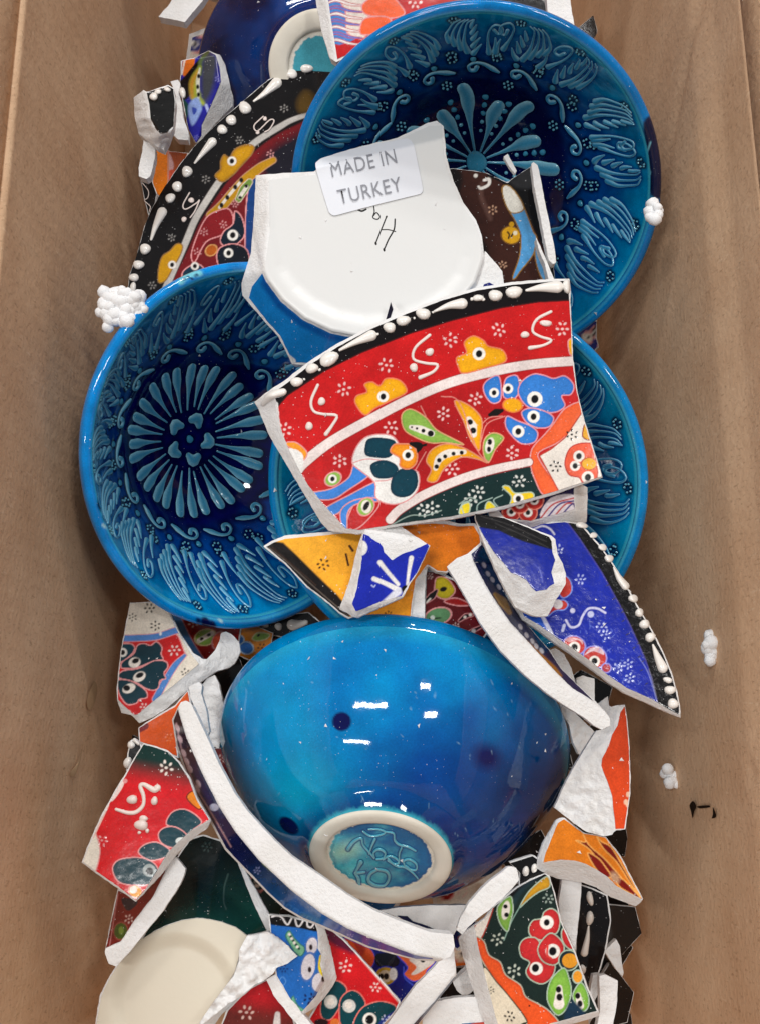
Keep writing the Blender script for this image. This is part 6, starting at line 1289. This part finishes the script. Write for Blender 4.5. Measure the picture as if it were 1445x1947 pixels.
for (u_, v_, z_, r_, kk) in ((1112, 1330, -58, 60, 2), (1135, 1440, -66, 70, 2), (1170, 1590, -64, 58, 2), (1165, 1700, -66, 70, 2), (1150, 1800, -62, 70, 2), (1165, 1900, -58, 65, 2), (1180, 1760, -50, 50, 2), (1075, 1680, -66, 60, 2), (1010, 1640, -70, 60, 2), (1170, 1960, -60, 60, 2), (1130, 1560, -66, 60, 2), (300, 40, -62, 60, 2), (300, 150, -56, 55, 2), (285, 300, -50, 45, 5),
    (1130, 60, -40, 50, 2), (1120, 640, -66, 70, 1), (430, 1290, -60, 60, 2), (400, 1400, -60, 60, 2), (260, 1440, -55, 40, 2), (980, 1720, -60, 60, 2), (860, 1760, -60, 60, 1), (235, 1860, -50, 45, 2), (235, 1350, -50, 50, 5), (880, 1880, -50, 60, 2), (600, 1740, -50, 70, 2), (1000, 1400, -66, 90, 2)):
    deep(u_, v_, z_, r_, kk, kk == 2)  # plain black pieces are added so the gaps read as deep shade
# keep only the deep pieces some of which can be seen from here or a step aside; then label them by colour and place
bpy.context.view_layer.update(); DG = bpy.context.evaluated_depsgraph_get()
seen = {}; hits = []; grid_ = []
for dx in (0, -.08, .08):
    for v in range(4, 1947, 16):
        for u in range(60, 1380, 16):
            d = FW*F+(u-722.5)*RT-(v-973.5)*UP; o_ = C0+np.array([dx, 0, 0])
            if dx: d = (C0+d*(.45/F))-o_
            h_, loc, nn, _, ob, _ = sc.ray_cast(DG, Vector(o_), Vector(d).normalized())
            if not h_ or ob.parent is None: continue
            pr = ob.parent
            if dx == 0 and pr is not box and nn.z > .3 and ob.name.split('.')[0] not in ('paper_sticker',): hits.append((tuple(loc), tuple(nn)))
            if dx == 0 and pr is not box and pr.get('group') != 'dim pieces deep in the gaps': grid_.append((u, v, pr.name))
            if pr.get('group') == 'dim pieces deep in the gaps':
                e = seen.setdefault(pr.name, [0, []]); e[0] += (dx == 0); e[1].append((u, v))
CN = ['dark red', 'navy', 'black filler', 'orange', 'cream', 'dark green', 'mid-blue', 'white']
used = {}
for o in [q for q in COL.objects if q.get('group') == 'dim pieces deep in the gaps']:
    if o.name not in seen:
        for ch in list(o.children): bpy.data.objects.remove(ch)
        bpy.data.objects.remove(o); continue
    U, V_ = np.median(np.array(seen[o.name][1]), 0)
    near = sorted((abs(pu-U)+abs(pv-V_), nm) for pu, pv, nm in grid_)[0][1]
    t = bpy.data.objects[near]['label']
    for w_ in (',', ' with ', ' behind ', ' beside ', ' below ', ' at the ', ' and white broken', ' against ', ' lying ', ' under ', ' on top', ' of the heap', ' between ', ' sweeping', ' seen', ' along ', ' bearing', ' by the', ' leaning', ' tucked', ' in view', ' inside'): t = t.split(w_)[0]
    used.setdefault('%s piece deep in the gap next to the %s' % (CN[o['ci']], t), []).append((V_, o))
for t, L_ in used.items():
    L_.sort(key=lambda q: q[0]); n_ = len(L_)
    for i, (_, o) in enumerate(L_):
        pre = 'dim' if n_ == 1 else ('uppermost dim' if i == 0 else ('lowermost dim' if i == n_-1 else ('second-highest dim' if i == 1 else 'third-highest dim')))
        o['label'] = ' '.join((pre+' '+t).split()[:16])
# ceramic grit and tiny splinters lying over everything
rg = np.random.default_rng(3); Vg, Fg, n = [], [], 0
tet = np.array([(-1, -.6, 0), (1, -.5, 0), (.1, .9, 0), (-.7, -.4, .8), (.8, -.2, .6), (0, .6, .9)]); tf = np.array([(0, 2, 1), (3, 4, 5), (0, 1, 4), (0, 4, 3), (1, 2, 5), (1, 5, 4), (2, 0, 3), (2, 3, 5)])
for i in rg.choice(len(hits), min(520, len(hits)), replace=False):
    loc, nn = hits[i]; q = Vector(nn).to_track_quat('Z', 'Y').to_matrix(); a = rg.uniform(0, 6.28); R_ = np.array([[math.cos(a), -math.sin(a), 0], [math.sin(a), math.cos(a), 0], [0, 0, 1]])
    z_ = .00011+.0009*rg.random()**7; p_ = (tet*rg.uniform(.7, 1.3, (6, 3))*np.array([1, rg.uniform(.4, 1), .5]))@R_.T@np.array(q).T*z_
    Vg.append(p_+np.array(loc)); Fg.append(tf+n); n += 6
o = mesh_np('ceramic_grit', np.concatenate(Vg), [np.concatenate(Fg)], M_CLAY, smooth=False); o['kind'] = 'stuff'; o['label'] = 'fine white ceramic grit scattered over the shards and bowls'; o['category'] = 'grit'
print('deep', len(seen))
print('warn', WARN); print('tris', TRI[0], 'time', round(time.time()-T0, 1))
